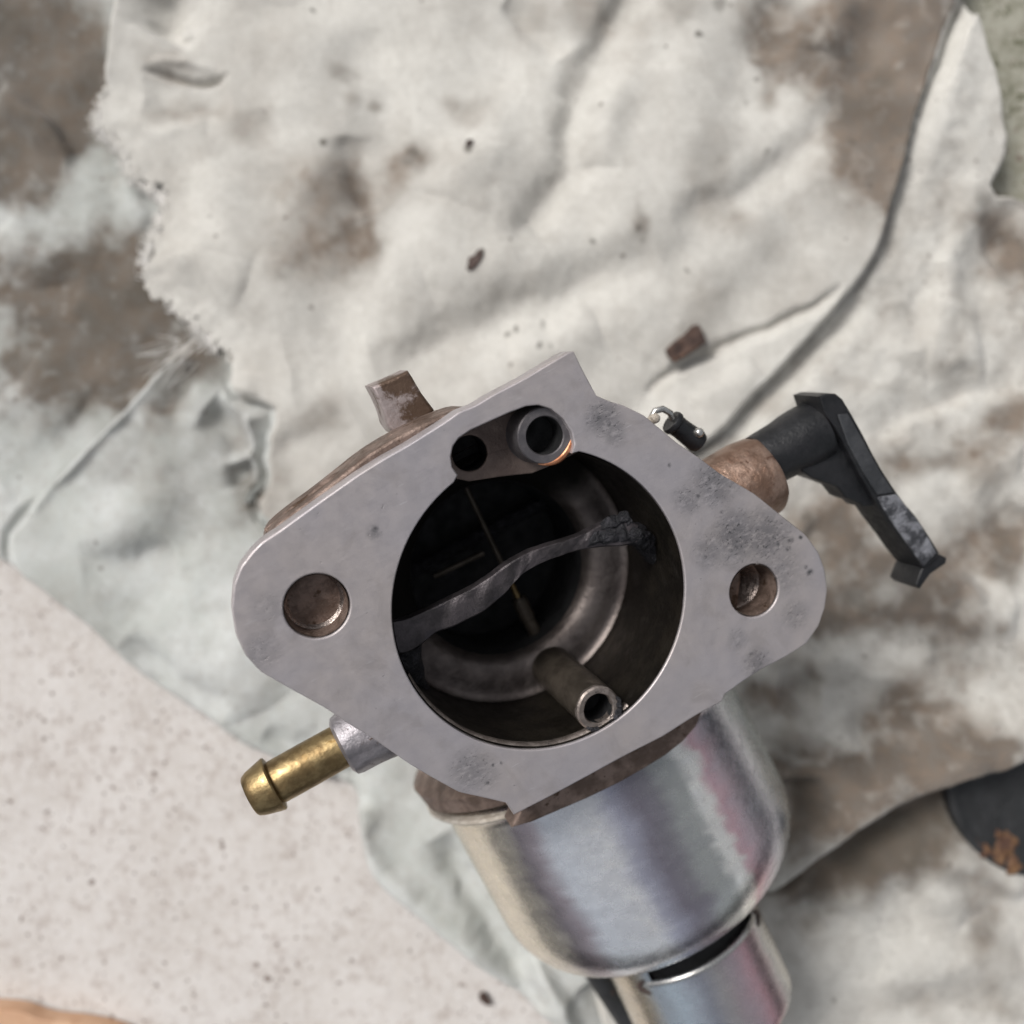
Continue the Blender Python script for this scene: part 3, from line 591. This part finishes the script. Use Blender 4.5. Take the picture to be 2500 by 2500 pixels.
# ------------------------------------------------------------------ dark round thing at the right edge
c = G(2545, 1905, 75); 
disc = bpy.data.objects.new('black_lid', None); link(disc); disc.location = Vector(c*K)
lathe('lid_shell', (0, 0, 0), (0, 0, 1), [(350, -60), (356, -45), (356, 2), (350, 10), (335, 14), (325, 8), (300, 4), (120, 0), (20, 0)], M['rubber'], disc, 96, False, True, 30)
tag(disc, 'black round lid with rusty orange patches half under the blotched rag', 'lid')
rp = [(2455, 2075), (2475, 2050), (2500, 2040), (2520, 2070), (2505, 2100), (2480, 2110)]
# rusty scale on the lid (its own raised crust)
V = []; F = []; rnd = random.Random(9)
for (cx, cy, r) in ((2462, 2060, 30), (2440, 2092, 26), (2410, 2080, 18), (2475, 2116, 24), (2440, 2036, 12)):
    o = len(V); n = 11; g = G(cx, cy, 84)-c
    for k in range(n):
        a = 2*math.pi*k/n; rr = r*1.5*rnd.uniform(.65, 1.25); V.append((g[0]+rr*math.cos(a), g[1]+rr*math.sin(a), 6))
    for k in range(n):
        a = 2*math.pi*k/n; rr = r*1.0*rnd.uniform(.5, 1.1); V.append((g[0]+rr*math.cos(a), g[1]+rr*math.sin(a), 16+rnd.uniform(-3, 3)))
    for k in range(n): F.append((o+k, o+(k+1) % n, o+n+(k+1) % n, o+n+k))
    F.append(tuple(o+n+k for k in range(n)))
mesh_obj('rust_crust', V, F, simple('orange_rust', (.09, .045, .03), (.21, .115, .055), 2, .85, 0, 8, 5), disc, None)

# orange-tan object poking into the lower left corner
pts = [(-160, 2440), (0, 2441), (70, 2447), (110, 2465), (150, 2474), (210, 2478), (280, 2492), (330, 2510), (380, 2560), (360, 2700), (-160, 2700)]
P = smooth_poly(pts, 2); n = len(P); cc = P.mean(0); V = []; F = []
for s, h in ((1, -14), (1.0, 30), (.985, 50), (.95, 62), (.7, 66)):
    for q in P:
        a_ = cc+(q-cc)*s; V.append(G(a_[0], a_[1], 0)+[0, 0, h])
for i in range(4):
    for j in range(n): F.append((i*n+j, i*n+(j+1) % n, (i+1)*n+(j+1) % n, (i+1)*n+j)[::-1])
F.append(tuple(4*n+j for j in range(n))[::-1])
o = mesh_obj('wood_scrap', V, F, M['tan'], None, 40); tag(o, 'blurred orange-tan scrap poking into the bottom left corner', 'scrap')

# ------------------------------------------------------------------ CARBURETOR
BASE = 1150.0
carb = bpy.data.objects.new('carburetor', None); link(carb)
carb.matrix_world = Matrix([[*R3[0], 0], [*R3[1], 0], [*R3[2], 0], [0, 0, 0, 1]])
carb.location = Vector(Lw((0, 0, -BASE))*K)
tag(carb, 'used grey metal carburetor lying on stained rags with its flange facing up', 'carburetor')
class Up:   # every part is authored with the flange face at z=0
    pass
_parts = []
def cp(o):
    o.location = (0, 0, BASE*K); return o

RB = 376.0
# flange outline
fo = [(1401, 858), (1428, 912), (1457, 966), (1490, 980), (1523, 990), (1573, 1015), (1614, 1048), (1655, 1082), (1709, 1119), (1759, 1156), (1842, 1206), (1904, 1255), (1966, 1305), (1998, 1348), (2014, 1392), (2020, 1440), (2014, 1485), (1998, 1530), (1968, 1572), (1920, 1603), (1863, 1633), (1820, 1660), (1770, 1696), (1764, 1712), (1700, 1747),
      (1617, 1799), (1520, 1849), (1423, 1902), (1345, 1944), (1275, 1980), (1255, 1990), (1237, 1961), (1180, 1948), (1121, 1934), (1059, 1901), (997, 1864), (914, 1806), (852, 1768), (790, 1727), (707, 1681), (637, 1640), (600, 1600), (576, 1548), (566, 1490), (571, 1430), (588, 1385), (614, 1350), (640, 1324),
      (686, 1293), (790, 1218), (873, 1160), (935, 1121), (997, 1086), (1080, 1034), (1121, 1006), (1163, 988), (1200, 966), (1283, 922), (1345, 885), (1388, 860)]
keep_ = {(1401, 858), (1457, 966), (1388, 860), (1255, 1990), (1237, 1961), (1770, 1696), (1764, 1712)}
F2 = []
for i, p in enumerate(fo):
    if p in keep_: F2.append(p); continue
    a_, b_ = np.array(fo[i-1], float), np.array(fo[(i+1) % len(fo)], float); q_ = np.array(p, float)
    F2 += [tuple(q_*.78+a_*.22+(q_-(a_+b_)/2)*.10), tuple(q_+(q_-(a_+b_)/2)*.06), tuple(q_*.78+b_*.22+(q_-(a_+b_)/2)*.10)]
FO = L2(F2, 0)
def circle_slot(slot, n=120):
    S = L2(slot, 0); a0 = math.atan2(S[0][1], S[0][0]); a1 = math.atan2(S[-1][1], S[-1][0])   # slot runs from left meeting point to right one
    if a1 > a0: a1 -= 2*math.pi
    # big arc from right meeting point clockwise round to the left one
    t = np.linspace(a1, a0-2*math.pi, n)
    arc = np.stack([RB*np.cos(t), RB*np.sin(t)], 1)
    return np.concatenate([S, arc[1:-1]]), a0, a1
slot = [(1118, 1160), (1104, 1140), (1101, 1115), (1106, 1090), (1120, 1070), (1150, 1050), (1245, 1007), (1285, 992), (1315, 989), (1345, 998), (1375, 1022), (1396, 1055), (1402, 1085), (1397, 1107)]
HB, sa0, sa1 = circle_slot(slot)
cl = L(774, 1480, 0)[:2]; cr = L(1842, 1442, 0)[:2]
fl = cp(plate('flange', FO, [HB, ring_pts(cl, 76), ring_pts(cr, 71)], 0, 70, M['flange'], carb, 4))
# thin worn ring just inside the bore mouth
# body under the flange
bo = [(641, 1330), (645, 1290), (660, 1268), (707, 1230), (760, 1192), (811, 1152), (873, 1102), (920, 1072), (960, 1050), (1020, 1020), (1080, 996), (1113, 990), (1180, 1000), (1300, 950), (1380, 900), (1400, 960), (1500, 1040), (1620, 1120), (1700, 1200), (1760, 1350), (1740, 1500), (1650, 1640), (1500, 1760), (1260, 1900), (1050, 1830), (930, 1740), (780, 1640), (700, 1540), (650, 1420)]
BO = L2(bo, 200)
q = np.hypot(*BO.T); BO = np.where((q < RB+20)[:, None], BO/q[:, None]*(RB+20), BO)
cp(plate('body_casting', smooth_poly(BO, 1), [HB*1.012], 72, 215, M['cast'], carb, 8))
rl = [(1275, 1960), (1262, 1996), (1250, 2022), (1300, 2008), (1365, 1980), (1433, 1951), (1510, 1914), (1573, 1878), (1625, 1846), (1668, 1812), (1700, 1776), (1715, 1740), (1680, 1700), (1500, 1830)]
cp(plate('mounting_ledge', L2(rl, 95), [], 95, 175, M['cast'], carb, 8))
# blind bolt sockets with drill points
def socket(cxy, r, d, cone):
    prof = [(r+9, 1e-3), (r+9, 0)]
    p = [(r, 4), (r-1, 40), (r-3, d-6), (r-10, d), (r*.45, d+cone*.62), (2, d+cone)]
    lathe_w = cp(lathe('bolt_hole', (cxy[0], cxy[1], 0), (0, 0, -1), p[:3], M['cast'], carb, 48, False, False, 25, wob=1.2))
    return cp(lathe('drill_point', (cxy[0], cxy[1], 0), (0, 0, -1), p[2:], M['socket'], carb, 36, False, True, 50))
socket(cl, 73, 70, 62); socket(cr, 68, 95, 60)

# bore wall (starts lower where the vent recess opens)
th = np.linspace(0, 2*np.pi, 181)[:-1]; V = []; F = []
deps = [0, .04, .12, .3, .5, .7, .85, 1.0]; a_in = []
for t in th:
    tt = t if t <= math.pi else t-2*math.pi
    ins = (sa1 < tt < sa0)
    s0 = 104 if ins else 6
    for f in deps: V.append(((RB-3)*math.cos(t), (RB-3)*math.sin(t), -(s0+(366-s0)*f)))
nd = len(deps)
for i in range(180):
    k = (i+1) % 180
    for j in range(nd-1): F.append((i*nd+j, i*nd+j+1, k*nd+j+1, k*nd+j))
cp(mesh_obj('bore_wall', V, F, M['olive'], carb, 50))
lathe_o = cp(lathe('bore_lip', (0, 0, 0), (0, 0, -1), [(RB-3.5, 14), (RB-8, 18), (RB-9, 34), (RB-4, 42)], M['rim'], carb, 160, smooth=60, wob=2.0))
# keep the lip out of the recess opening
me = lathe_o.data; import bmesh
bm = bmesh.new(); bm.from_mesh(me)
bmesh.ops.delete(bm, geom=[f for f in bm.faces if sa1-.02 < math.atan2(f.calc_center_median().y, f.calc_center_median().x) < sa0+.02 or math.atan2(f.calc_center_median().y, f.calc_center_median().x) > -1.34], context='FACES')
bm.to_mesh(me); bm.free()
# venturi ring, throat, plate
prof = [(RB-2, 362), (366, 372), (350, 377), (330, 378), (305, 382), (280, 391), (262, 406), (252, 424)]
cp(lathe('venturi_ring', (0, 0, 0), (0, 0, -1), prof, M['ledge'], carb, 160, smooth=70))
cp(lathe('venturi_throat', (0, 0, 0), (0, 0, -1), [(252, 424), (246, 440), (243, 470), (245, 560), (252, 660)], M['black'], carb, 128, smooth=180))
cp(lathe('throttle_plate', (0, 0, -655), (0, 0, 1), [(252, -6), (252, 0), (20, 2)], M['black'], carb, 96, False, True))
cp(lathe('throttle_shaft', (-245, 60, -600), (1, 0, 0), [(18, 0), (20, 8), (20, 482), (18, 490)], M['gunk'], carb, 24, True, True))
pn = L(1232, 1390, 470); pe = L(1268, 1466, 470); dn = pe-pn
cp(lathe('nozzle_rod', pn-dn*2.6, dn, [(8, 0), (8, np.linalg.norm(dn)*3.0)], M['tubebrown'], carb, 16, True, True))
cp(lathe('nozzle_needle', pn+dn*.38, dn, [(9, 0), (9, np.linalg.norm(dn)*.7)], M['brass'], carb, 20, True, True))
pe2 = L(1312, 1556, 470)
cp(lathe('nozzle_barrel', pe, pe2-pe, [(19, -10), (22, -4), (24, 2), (24, 60), (20, 64), (20, 110)], M['tubebrown'], carb, 28, True, True))
pb = L(1058, 1408, 520); pb2 = L(1180, 1350, 520)
cp(lathe('shaft_slot', pb, pb2-pb, [(8, 0), (9, 4), (9, np.linalg.norm(pb2-pb))], M['tubebrown'], carb, 12, True, True))
# lower body and air horn down to the rags
cp(lathe('air_horn', (0, 0, 0), (0, 0, -1), [(RB+14, 180), (RB+14, 380), (360, 440), (320, 560), (300, 700), (290, 1100), (296, 1150), (270, 1150)], M['cast'], carb, 96, smooth=50, wob=4))

# vent recess shelf with its dark passage
sh = [(1060, 1180), (1050, 1080), (1130, 1020), (1250, 960), (1340, 950), (1430, 1010), (1450, 1085), (1400, 1110), (1337, 1141), (1300, 1156), (1225, 1164), (1146, 1176), (1118, 1170)]
h1 = L(1147, 1107, 105)[:2]
cp(plate('vent_shelf', L2(sh, 105), [ring_pts(h1, 44)], 105, 190, M['shelf'], carb, 4))
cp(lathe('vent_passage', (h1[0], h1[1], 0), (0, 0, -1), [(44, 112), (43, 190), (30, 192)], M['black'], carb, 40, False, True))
tc_ = L(1331, 1064, 18)[:2]
cp(lathe('vent_tube', (tc_[0], tc_[1], -107), (0, 0, 1), [(46, -30), (46, 84), (49, 88), (66, 88), (69, 84), (69, 20), (74, 0)], M['tube'], carb, 56, smooth=30))
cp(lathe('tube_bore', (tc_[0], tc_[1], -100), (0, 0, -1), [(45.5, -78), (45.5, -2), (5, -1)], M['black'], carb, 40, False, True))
# copper-coloured worn edge on the near side of the tube
V, F = [], []
th = np.linspace(math.radians(-128), math.radians(-12), 26)
path = [(tc_[0]+69*math.cos(t), tc_[1]+69*math.sin(t), -24) for t in th]
rad = [1.5+7.5*math.sin(math.pi*i/25) for i in range(26)]
V, F = sweep(path, rad, 10); cp(mesh_obj('copper_edge', V, F, M['orange'], carb, 60))

# vertical brown tube low in the bore
tt_ = L(1463, 1731, 14)[:2]
cp(lathe('emulsion_tube', (tt_[0], tt_[1], -380), (0, 0, 1), [(62, 0), (60, 20), (59, 340), (58, 352)], M['tubebrown'], carb, 56, smooth=35))
cp(lathe('tube_rim', (tt_[0], tt_[1], -30), (0, 0, 1), [(39, -14), (39, 10), (42, 14), (54, 14), (58.5, 9), (58.5, -4)], M['rim'], carb, 56, smooth=35, wob=1.5))
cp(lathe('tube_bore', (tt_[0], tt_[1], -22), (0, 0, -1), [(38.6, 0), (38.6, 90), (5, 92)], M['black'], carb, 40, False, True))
th = np.linspace(math.radians(-150), math.radians(5), 30); rnd = random.Random(3)
path = [(tt_[0]+(56+rnd.uniform(-2, 2))*math.cos(t), tt_[1]+(56+rnd.uniform(-2, 2))*math.sin(t), -16+rnd.uniform(-2, 2)) for t in th]
V, F = sweep(path, [2+(9+rnd.uniform(-2.5, 2.5))*math.sin(math.pi*(i+.5)/30)**.6 for i in range(30)], 9)
cp(mesh_obj('sealant_smear', V, F, M['gunk'], carb, 50))

# choke plate seen on edge: wavy bar across the bore
top = [(948, 1520), (992, 1513), (1076, 1476), (1164, 1432), (1215, 1395), (1252, 1366), (1300, 1344), (1340, 1331), (1390, 1316), (1428, 1302), (1460, 1284), (1490, 1270), (1530, 1262), (1556, 1280)]
bot = [(952, 1600), (1000, 1600), (1058, 1550), (1120, 1528), (1190, 1492), (1240, 1446), (1262, 1415), (1290, 1392), (1340, 1370), (1385, 1352), (1430, 1343), (1470, 1338), (1520, 1336), (1556, 1326)]
T = L2(top, 95); Bt = L2(bot, 95)
def dens(a, n=70):
    s = np.linspace(0, len(a)-1, n); i = np.minimum(s.astype(int), len(a)-2); f = (s-i)[:, None]; 
    r = a[i]*(1-f)+a[i+1]*f
    for _ in range(3): r[1:-1] = (r[:-2]+2*r[1:-1]+r[2:])/4
    return r
T = dens(T); Bt = dens(Bt); V = []; F = []; rows = 9
sect = [(-.0, 128), (0, 104), (.02, 98), (.08, 95.5), (.5, 94), (.92, 96), (.975, 100), (1.0, 112), (1.0, 128)]
for i in range(70):
    for (f, d) in sect:
        p = T[i]*(1-f)+Bt[i]*f; dz = 5*vnoise(np.array(i*.35), np.array(f*3), 5)
        V.append((p[0], p[1], -(d+dz)))
for i in range(69):
    for j in range(rows-1): F.append((i*rows+j, i*rows+j+1, (i+1)*rows+j+1, (i+1)*rows+j))
F.append(tuple(range(rows))); F.append(tuple(69*rows+j for j in range(rows))[::-1])
chk = cp(mesh_obj('choke_plate', V, F, M['choke'], carb, 28))
# rough black deposit on the right half of the bar and where it meets the left wall
def lump(name, path_px, d, rad, m, seed, rough=3.0, n=20, q=22.):
    p = np.array([L(x, y, dd) for (x, y), dd in zip(path_px, d)]); s = np.linspace(0, len(p)-1, 40); i = np.minimum(s.astype(int), len(p)-2); f = (s-i)[:, None]
    P_ = p[i]*(1-f)+p[i+1]*f; R_ = np.interp(s, np.arange(len(rad)), rad); V, F = sweep(P_, R_, n); V = np.array(V)
    V[:, 0] += rough*vnoise(V[:, 0]/q+seed, V[:, 1]/q, seed)+rough*.3*vnoise(V[:, 0]/q*2, V[:, 2]/q*2+seed, seed+1)
    V[:, 1] += rough*vnoise(V[:, 0]/q, V[:, 1]/q+seed, seed+2); V[:, 2] += rough*vnoise(V[:, 0]/q, V[:, 1]/q+seed, seed+4)
    return cp(mesh_obj(name, V, F, m, carb, 60))
lump('soot_deposit', [(1400, 1330), (1450, 1312), (1500, 1296), (1550, 1300), (1585, 1325)], [118, 116, 116, 125, 150], [16, 28, 32, 32, 20], M['gunk'], 3, 7, 20, 14)
lump('soot_deposit', [(1440, 1300), (1485, 1278), (1525, 1262), (1548, 1285)], [104, 100, 100, 106], [5, 13, 16, 8], M['gunk'], 7, 5, 16, 10)
lump('soot_deposit', [(1540, 1300), (1590, 1335), (1640, 1370), (1665, 1390)], [190, 200, 200, 190], [26, 40, 40, 26], M['gunk'], 9, 4, 20, 30)
lump('soot_deposit', [(1000, 1545), (985, 1560), (985, 1600), (1005, 1645), (1030, 1680)], [140, 145, 170, 230, 290], [34, 46, 46, 34, 18], M['gunk'], 5, 3, 24, 40)
rnd = random.Random(5)
g1 = L(1478, 1638, 330)
cp(lathe('bright_speck', (g1[0]*1.0, g1[1], -330), (0, 0, 1), [(6, 0), (5, 4), (2, 6)], M['steel'], carb, 10, True, True))

# bracket tab on the upper left
bt = [(906, 945), (935, 932), (965, 920), (997, 905), (1008, 922), (1030, 960), (1062, 1002), (1010, 1050), (960, 1060), (945, 1040), (935, 1005), (920, 972)]
tabo = cp(plate('bracket_tab', L2(bt, 215), [], 215, 330, simple('bracket_metal', (.13, .085, .06), (.42, .36, .35), 1.1, .42, .5, 5, 2.2, lo=.46, hi=.56), carb, 9, 3))
lump('casting_ridge', [(650, 1300), (730, 1243), (800, 1193), (880, 1135), (960, 1070)], [150, 135, 135, 140, 150], [10, 18, 20, 18, 10], M['cast'], 24, 5, 20, 40)
# hose fitting and its boss
e = np.array([-1., 0, 0]); f0 = L(835, 1820, 215); f1 = L(613, 1944, 215)
e = f1-f0; Lf = np.linalg.norm(e); e /= Lf; r = 57.
cp(lathe('fitting_boss', f0-e*200, e, [(96, 0), (94, 90), (88, 140), (84, 180), (80, 196), (68, 204), (57, 205)], M['castgrey'], carb, 72, True, True, 40, wob=5, seed=4))
hb = cp(lathe('hose_fitting', f0, e, [(r, -20), (r+.5, Lf*.40), (r-.5, Lf*.715), (r-2, Lf*.735), (r+3, Lf*.74), (r+13, Lf*.745), (r+15, Lf*.76), (r+13, Lf*.80), (r+3, Lf*.95), (r-3, Lf*1.0), (r-8, Lf*1.015), (36, Lf*1.02), (34, Lf*1.0), (34, Lf*.6), (2, Lf*.6)], M['brass'], carb, 72, False, True, 32, wob=.8))


# bowl, its cap and the solenoid
DC = 640.
def dotpx(dv, av): return (.91*dv+.42*av, -.42*dv+.91*av)
p0 = L(*dotpx(538, 2185), DC); p1 = L(*dotpx(566, 2705), DC-120); ax = (p1-p0); LB = np.linalg.norm(ax); ax /= LB
w0 = Lw(p0); D0 = CZ-w0[2]
RBW = 381/2500*D0*1.0
print('bowl R', RBW, 'len', LB, 'axis', ax, 'near depth', DC-RBW, 'lowest z', (Lw(p1-np.array([0, 0, RBW*.8])))[2], (Lw((0, 0, -BASE)))[2])
def plated(name, p0, ax, prof, parent, reflection_bands, n=144, cut=None, sd=1, m=None):
    """revolved sheet; iridescence and reflections painted by angle round the axis"""
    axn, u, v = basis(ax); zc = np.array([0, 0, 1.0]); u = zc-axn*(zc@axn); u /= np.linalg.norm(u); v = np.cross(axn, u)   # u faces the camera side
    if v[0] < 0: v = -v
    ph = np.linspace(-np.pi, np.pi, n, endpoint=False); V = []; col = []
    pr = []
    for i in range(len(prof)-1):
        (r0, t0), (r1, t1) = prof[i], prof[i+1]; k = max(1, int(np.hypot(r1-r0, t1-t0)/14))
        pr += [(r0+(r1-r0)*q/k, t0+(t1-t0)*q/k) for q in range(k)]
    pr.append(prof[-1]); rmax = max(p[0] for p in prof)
    bp = np.array([b_[0] for b_ in reflection_bands]); bc = np.array([b_[1] for b_ in reflection_bands])
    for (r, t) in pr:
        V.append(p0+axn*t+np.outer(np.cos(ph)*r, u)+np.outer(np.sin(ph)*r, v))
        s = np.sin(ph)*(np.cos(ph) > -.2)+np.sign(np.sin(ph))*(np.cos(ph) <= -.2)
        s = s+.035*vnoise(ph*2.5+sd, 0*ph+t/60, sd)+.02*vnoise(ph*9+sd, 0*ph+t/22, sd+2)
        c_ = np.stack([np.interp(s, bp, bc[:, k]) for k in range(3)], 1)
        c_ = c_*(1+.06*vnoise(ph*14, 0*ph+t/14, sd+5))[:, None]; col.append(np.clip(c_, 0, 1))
    V = np.concatenate(V); col = np.concatenate(col); F = []
    for i in range(len(pr)-1):
        for j in range(n):
            k = (j+1) % n
            if cut and cut(pr[i][1], pr[i+1][1], ph[j]): continue
            F.append((i*n+j, i*n+k, (i+1)*n+k, (i+1)*n+j))
    o = mesh_obj(name, V, F, m or M['plating_sheen'], parent, 60)
    if len(o.data.vertices) == len(col):
        ca = o.data.color_attributes.new('plating_sheen', 'FLOAT_COLOR', 'POINT'); ca.data.foreach_set('color', np.c_[col, np.ones(len(col))].astype(np.float32).ravel())
    return cp(o)
R_ = RBW
corner = []
for k in range(13):
    a = math.pi/2*k/12; corner.append((R_-R_*.58+R_*.58*math.cos(a)**.9, LB-R_*.56+R_*.52*math.sin(a)))
prof = [(R_*1.0, -10), (R_*1.035, -4), (R_*1.04, 14), (R_*1.015, 26), (R_, 36)] + corner + [(R_*.3, LB-R_*.01), (R_*.05, LB)]
reflection_bands = [(-1.1, (.60, .54, .42)), (-.9, (.86, .80, .66)), (-.80, (.66, .62, .55)), (-.73, (.24, .215, .235)), (-.66, (.40, .35, .38)), (-.57, (.84, .88, .94)), (-.3, (.97, .98, 1.0)), (-.20, (.56, .57, .68)), (-.08, (.30, .28, .33)), (.03, (.34, .33, .36)),  # iridescent tints plus sky and cloth reflections painted as streaks
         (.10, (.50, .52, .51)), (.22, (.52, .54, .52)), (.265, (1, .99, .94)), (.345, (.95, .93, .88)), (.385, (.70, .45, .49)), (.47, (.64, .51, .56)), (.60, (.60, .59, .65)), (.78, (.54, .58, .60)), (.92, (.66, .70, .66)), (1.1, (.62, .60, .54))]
plated('float_bowl', p0, ax, prof, carb, reflection_bands, sd=2)
# cap above the bowl (cast) and pale gasket
sh_ = L(*dotpx(516, 2185), DC)-p0
cp(lathe('bowl_cap', p0+sh_, -ax, [(R_*.93, -6), (R_*.935, 4), (R_*.96, 10), (R_*1.02, 30), (R_*1.03, 78), (R_*.98, 96), (R_*.8, 140), (R_*.6, 200)], M['cast'], carb, 128, False, True, 40, wob=7, seed=7))
cp(lathe('bowl_gasket', p0+sh_*.9, -ax, [(R_*.9, -16), (R_*1.02, -14), (R_*1.03, -6), (R_*1.02, 2), (R_*.9, 4)], M['gasket'], carb, 160, smooth=40, wob=8, seed=9))
# solenoid sleeve
q0 = L(*dotpx(553, 2715), DC-120); q1 = L(*dotpx(553, 3015), DC-178); ax2 = q1-q0; LS = np.linalg.norm(ax2); ax2 /= LS
RS = 200/2500*(CZ-Lw(q0)[2])
sb = [(-1.1, (.62, .58, .48)), (-.85, (.66, .58, .46)), (-.7, (.45, .50, .55)), (-.5, (.62, .72, .80)), (-.35, (.58, .64, .72)), (-.2, (.40, .42, .48)), (0, (.52, .50, .50)), (.2, (.55, .45, .48)), (.42, (.62, .38, .42)), (.6, (.52, .42, .44)), (.75, (.55, .55, .54)), (.9, (.66, .62, .55)), (1.1, (.6, .58, .5))]  # sleeve tints with painted reflection streaks and a glint
px_t = LS/300.   # units per photo px along the axis
tf = 20*px_t
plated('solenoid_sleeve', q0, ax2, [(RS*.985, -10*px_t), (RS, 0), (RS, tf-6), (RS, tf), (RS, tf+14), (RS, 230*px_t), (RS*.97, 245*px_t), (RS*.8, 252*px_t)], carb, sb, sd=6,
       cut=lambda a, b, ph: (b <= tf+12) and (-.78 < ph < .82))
axn, u, v = basis(ax2); zc = np.array([0, 0, 1.]); u = zc-axn*(zc@axn); u /= np.linalg.norm(u); v = np.cross(axn, u); v = v if v[0] > 0 else -v
th = np.linspace(-.80, .84, 50)
path = [q0+axn*(tf+10+(14 if abs(t) > .74 else 0)*0)+(RS-5)*(math.cos(t)*u+math.sin(t)*v) for t in th]
V, F = sweep(path, 10, 10); cp(mesh_obj('sleeve_rolled_edge', V, F, M['steel'], carb, 60))
for s_, t_ in ((-1, -.80), (1, .84)):
    pth = []
    for k in range(12):
        g = k/11*math.pi*1.05; tt2 = t_+s_*(.03+.10*math.sin(g)); dz = tf-4+46*(k/11)
        pth.append(q0+axn*dz+(RS+1.5)*(math.cos(tt2)*u+math.sin(tt2)*v))
    V, F = sweep(pth, [3+6*math.sin(math.pi*(k+.5)/12) for k in range(12)], 8)
    cp(mesh_obj('crimp_notch', V, F, M['debris'], carb, 60))
cp(lathe('solenoid_core', q0, ax2, [(RS*.90, -6*px_t), (RS*.90, tf+60), (RS*.3, tf+60)], M['black'], carb, 64, True, True))
# dark bar beside the solenoid
w_a = L(1470, 2385, 700); w_b = L(1585, 2560, 700)
V, F = sweep([w_a-(w_b-w_a)*.5, w_a, w_b, w_b+(w_b-w_a)*.4], 48, 16); cp(mesh_obj('dark_bar', V, F, M['rubber'], carb, 60))

# choke shaft boss (copper toned), lever hub, lever arm
DB = 178.
b0 = L(1868, 1155, DB); ex = np.array([1., 0, 0]); RC = 112.
cp(lathe('shaft_boss', b0, -ex, [(40, -3), (RC-16, -1), (RC-4, 3), (RC, 12), (RC+2, 60), (RC+4, 200), (RC, 215)], M['copper'], carb, 64, True, True, 40, wob=4, seed=3))
lever = cp(lathe('lever_hub', L(1868, 1121, DB), ex, [(76, -20), (78, 0), (81, 60), (87, 100), (89, 140), (88, 172), (78, 180)], M['plastic'], carb, 48, True, True, 40))
arm = [(2000, 968), (2019, 961), (2041, 961), (2058, 974), (2084, 1018), (2109, 1063), (2130, 1105), (2153, 1146), (2189, 1201), (2212, 1232), (2236, 1259), (2265, 1302), (2294, 1349), (2290, 1362), (2258, 1389), (2232, 1356), (2207, 1320), (2171, 1273), (2135, 1219), (2117, 1188), (2095, 1150), (2064, 1090), (2040, 1045), (2012, 1005)]
cp(plate('lever_arm', L2(arm, 92), [], 92, 225, M['plastic'], carb, 6, 3))
web = [(1990, 1060), (2008, 1010), (2030, 1010), (2060, 1075), (2100, 1150), (2150, 1235), (2108, 1238), (2098, 1228), (2080, 1222), (2066, 1216), (2046, 1190), (2008, 1176), (1985, 1168), (1960, 1152), (1955, 1080)]
cp(plate('lever_web', L2(web, 118), [], 118, 205, M['plastic'], carb, 7, 3))
pad = [(2142, 1214), (2190, 1207), (2214, 1236), (2238, 1264), (2264, 1306), (2288, 1350), (2256, 1383), (2235, 1352), (2208, 1315), (2176, 1270)]
cp(plate('lever_pad', L2(pad, 86), [], 86, 100, M['scuffed'], carb, 4, 2))
sp = [(2046, 1012), (2070, 1010), (2106, 1072), (2150, 1152), (2184, 1203), (2142, 1208), (2104, 1146), (2070, 1082)]
cp(plate('lever_spine', L2(sp, 87), [], 87, 97, simple('dull_black_plastic', (.035, .037, .041), (.055, .057, .062), 1.5, .5, 0, 3, 6), carb, 3, 2))
foot = [(2250, 1392), (2292, 1352), (2312, 1362), (2310, 1376), (2272, 1402), (2246, 1438), (2236, 1428)]
cp(plate('lever_tip', L2(foot, 100), [], 100, 220, M['plastic'], carb, 4, 2))
0 and cp(lathe('lever_web_boss', L(1985, 1185, 190)-ex*40, ex, [(30, 0), (34, 4), (34, 60), (28, 66)], M['plastic'], carb, 24, True, True))

# little clamp screw on the upper right edge
s0 = L(1640, 1030, 150); s1 = L(1708, 1082, 150); se = s1-s0; sl_ = np.linalg.norm(se)
cp(lathe('retaining_screw', s0, se, [(30, -4), (33, 2), (33, 10), (29, 14), (28, sl_*.3), (31, sl_*.9), (27, sl_)], M['plastic'], carb, 36, True, True, 40))
V, F = sweep([L(x, y, d) for x, y, d in ((1590, 1020, 150), (1600, 1003, 142), (1618, 998, 140), (1636, 1008, 142), (1645, 1028, 150))], 9, 10)
cp(mesh_obj('spring_clip', V, F, M['steel'], carb, 60))
cp(lathe('clip_end', L(1708, 1056, 118), (.2, .2, 1), [(13, -26), (14, -5), (11, 5), (5, 9)], M['steel'], carb, 24, True, True, 50))
cp(lathe('clip_end', L(1603, 1020, 120), (.2, .2, 1), [(13, -26), (13, -4), (9, 3), (3, 6)], M['gasket'], carb, 24, True, True, 50))
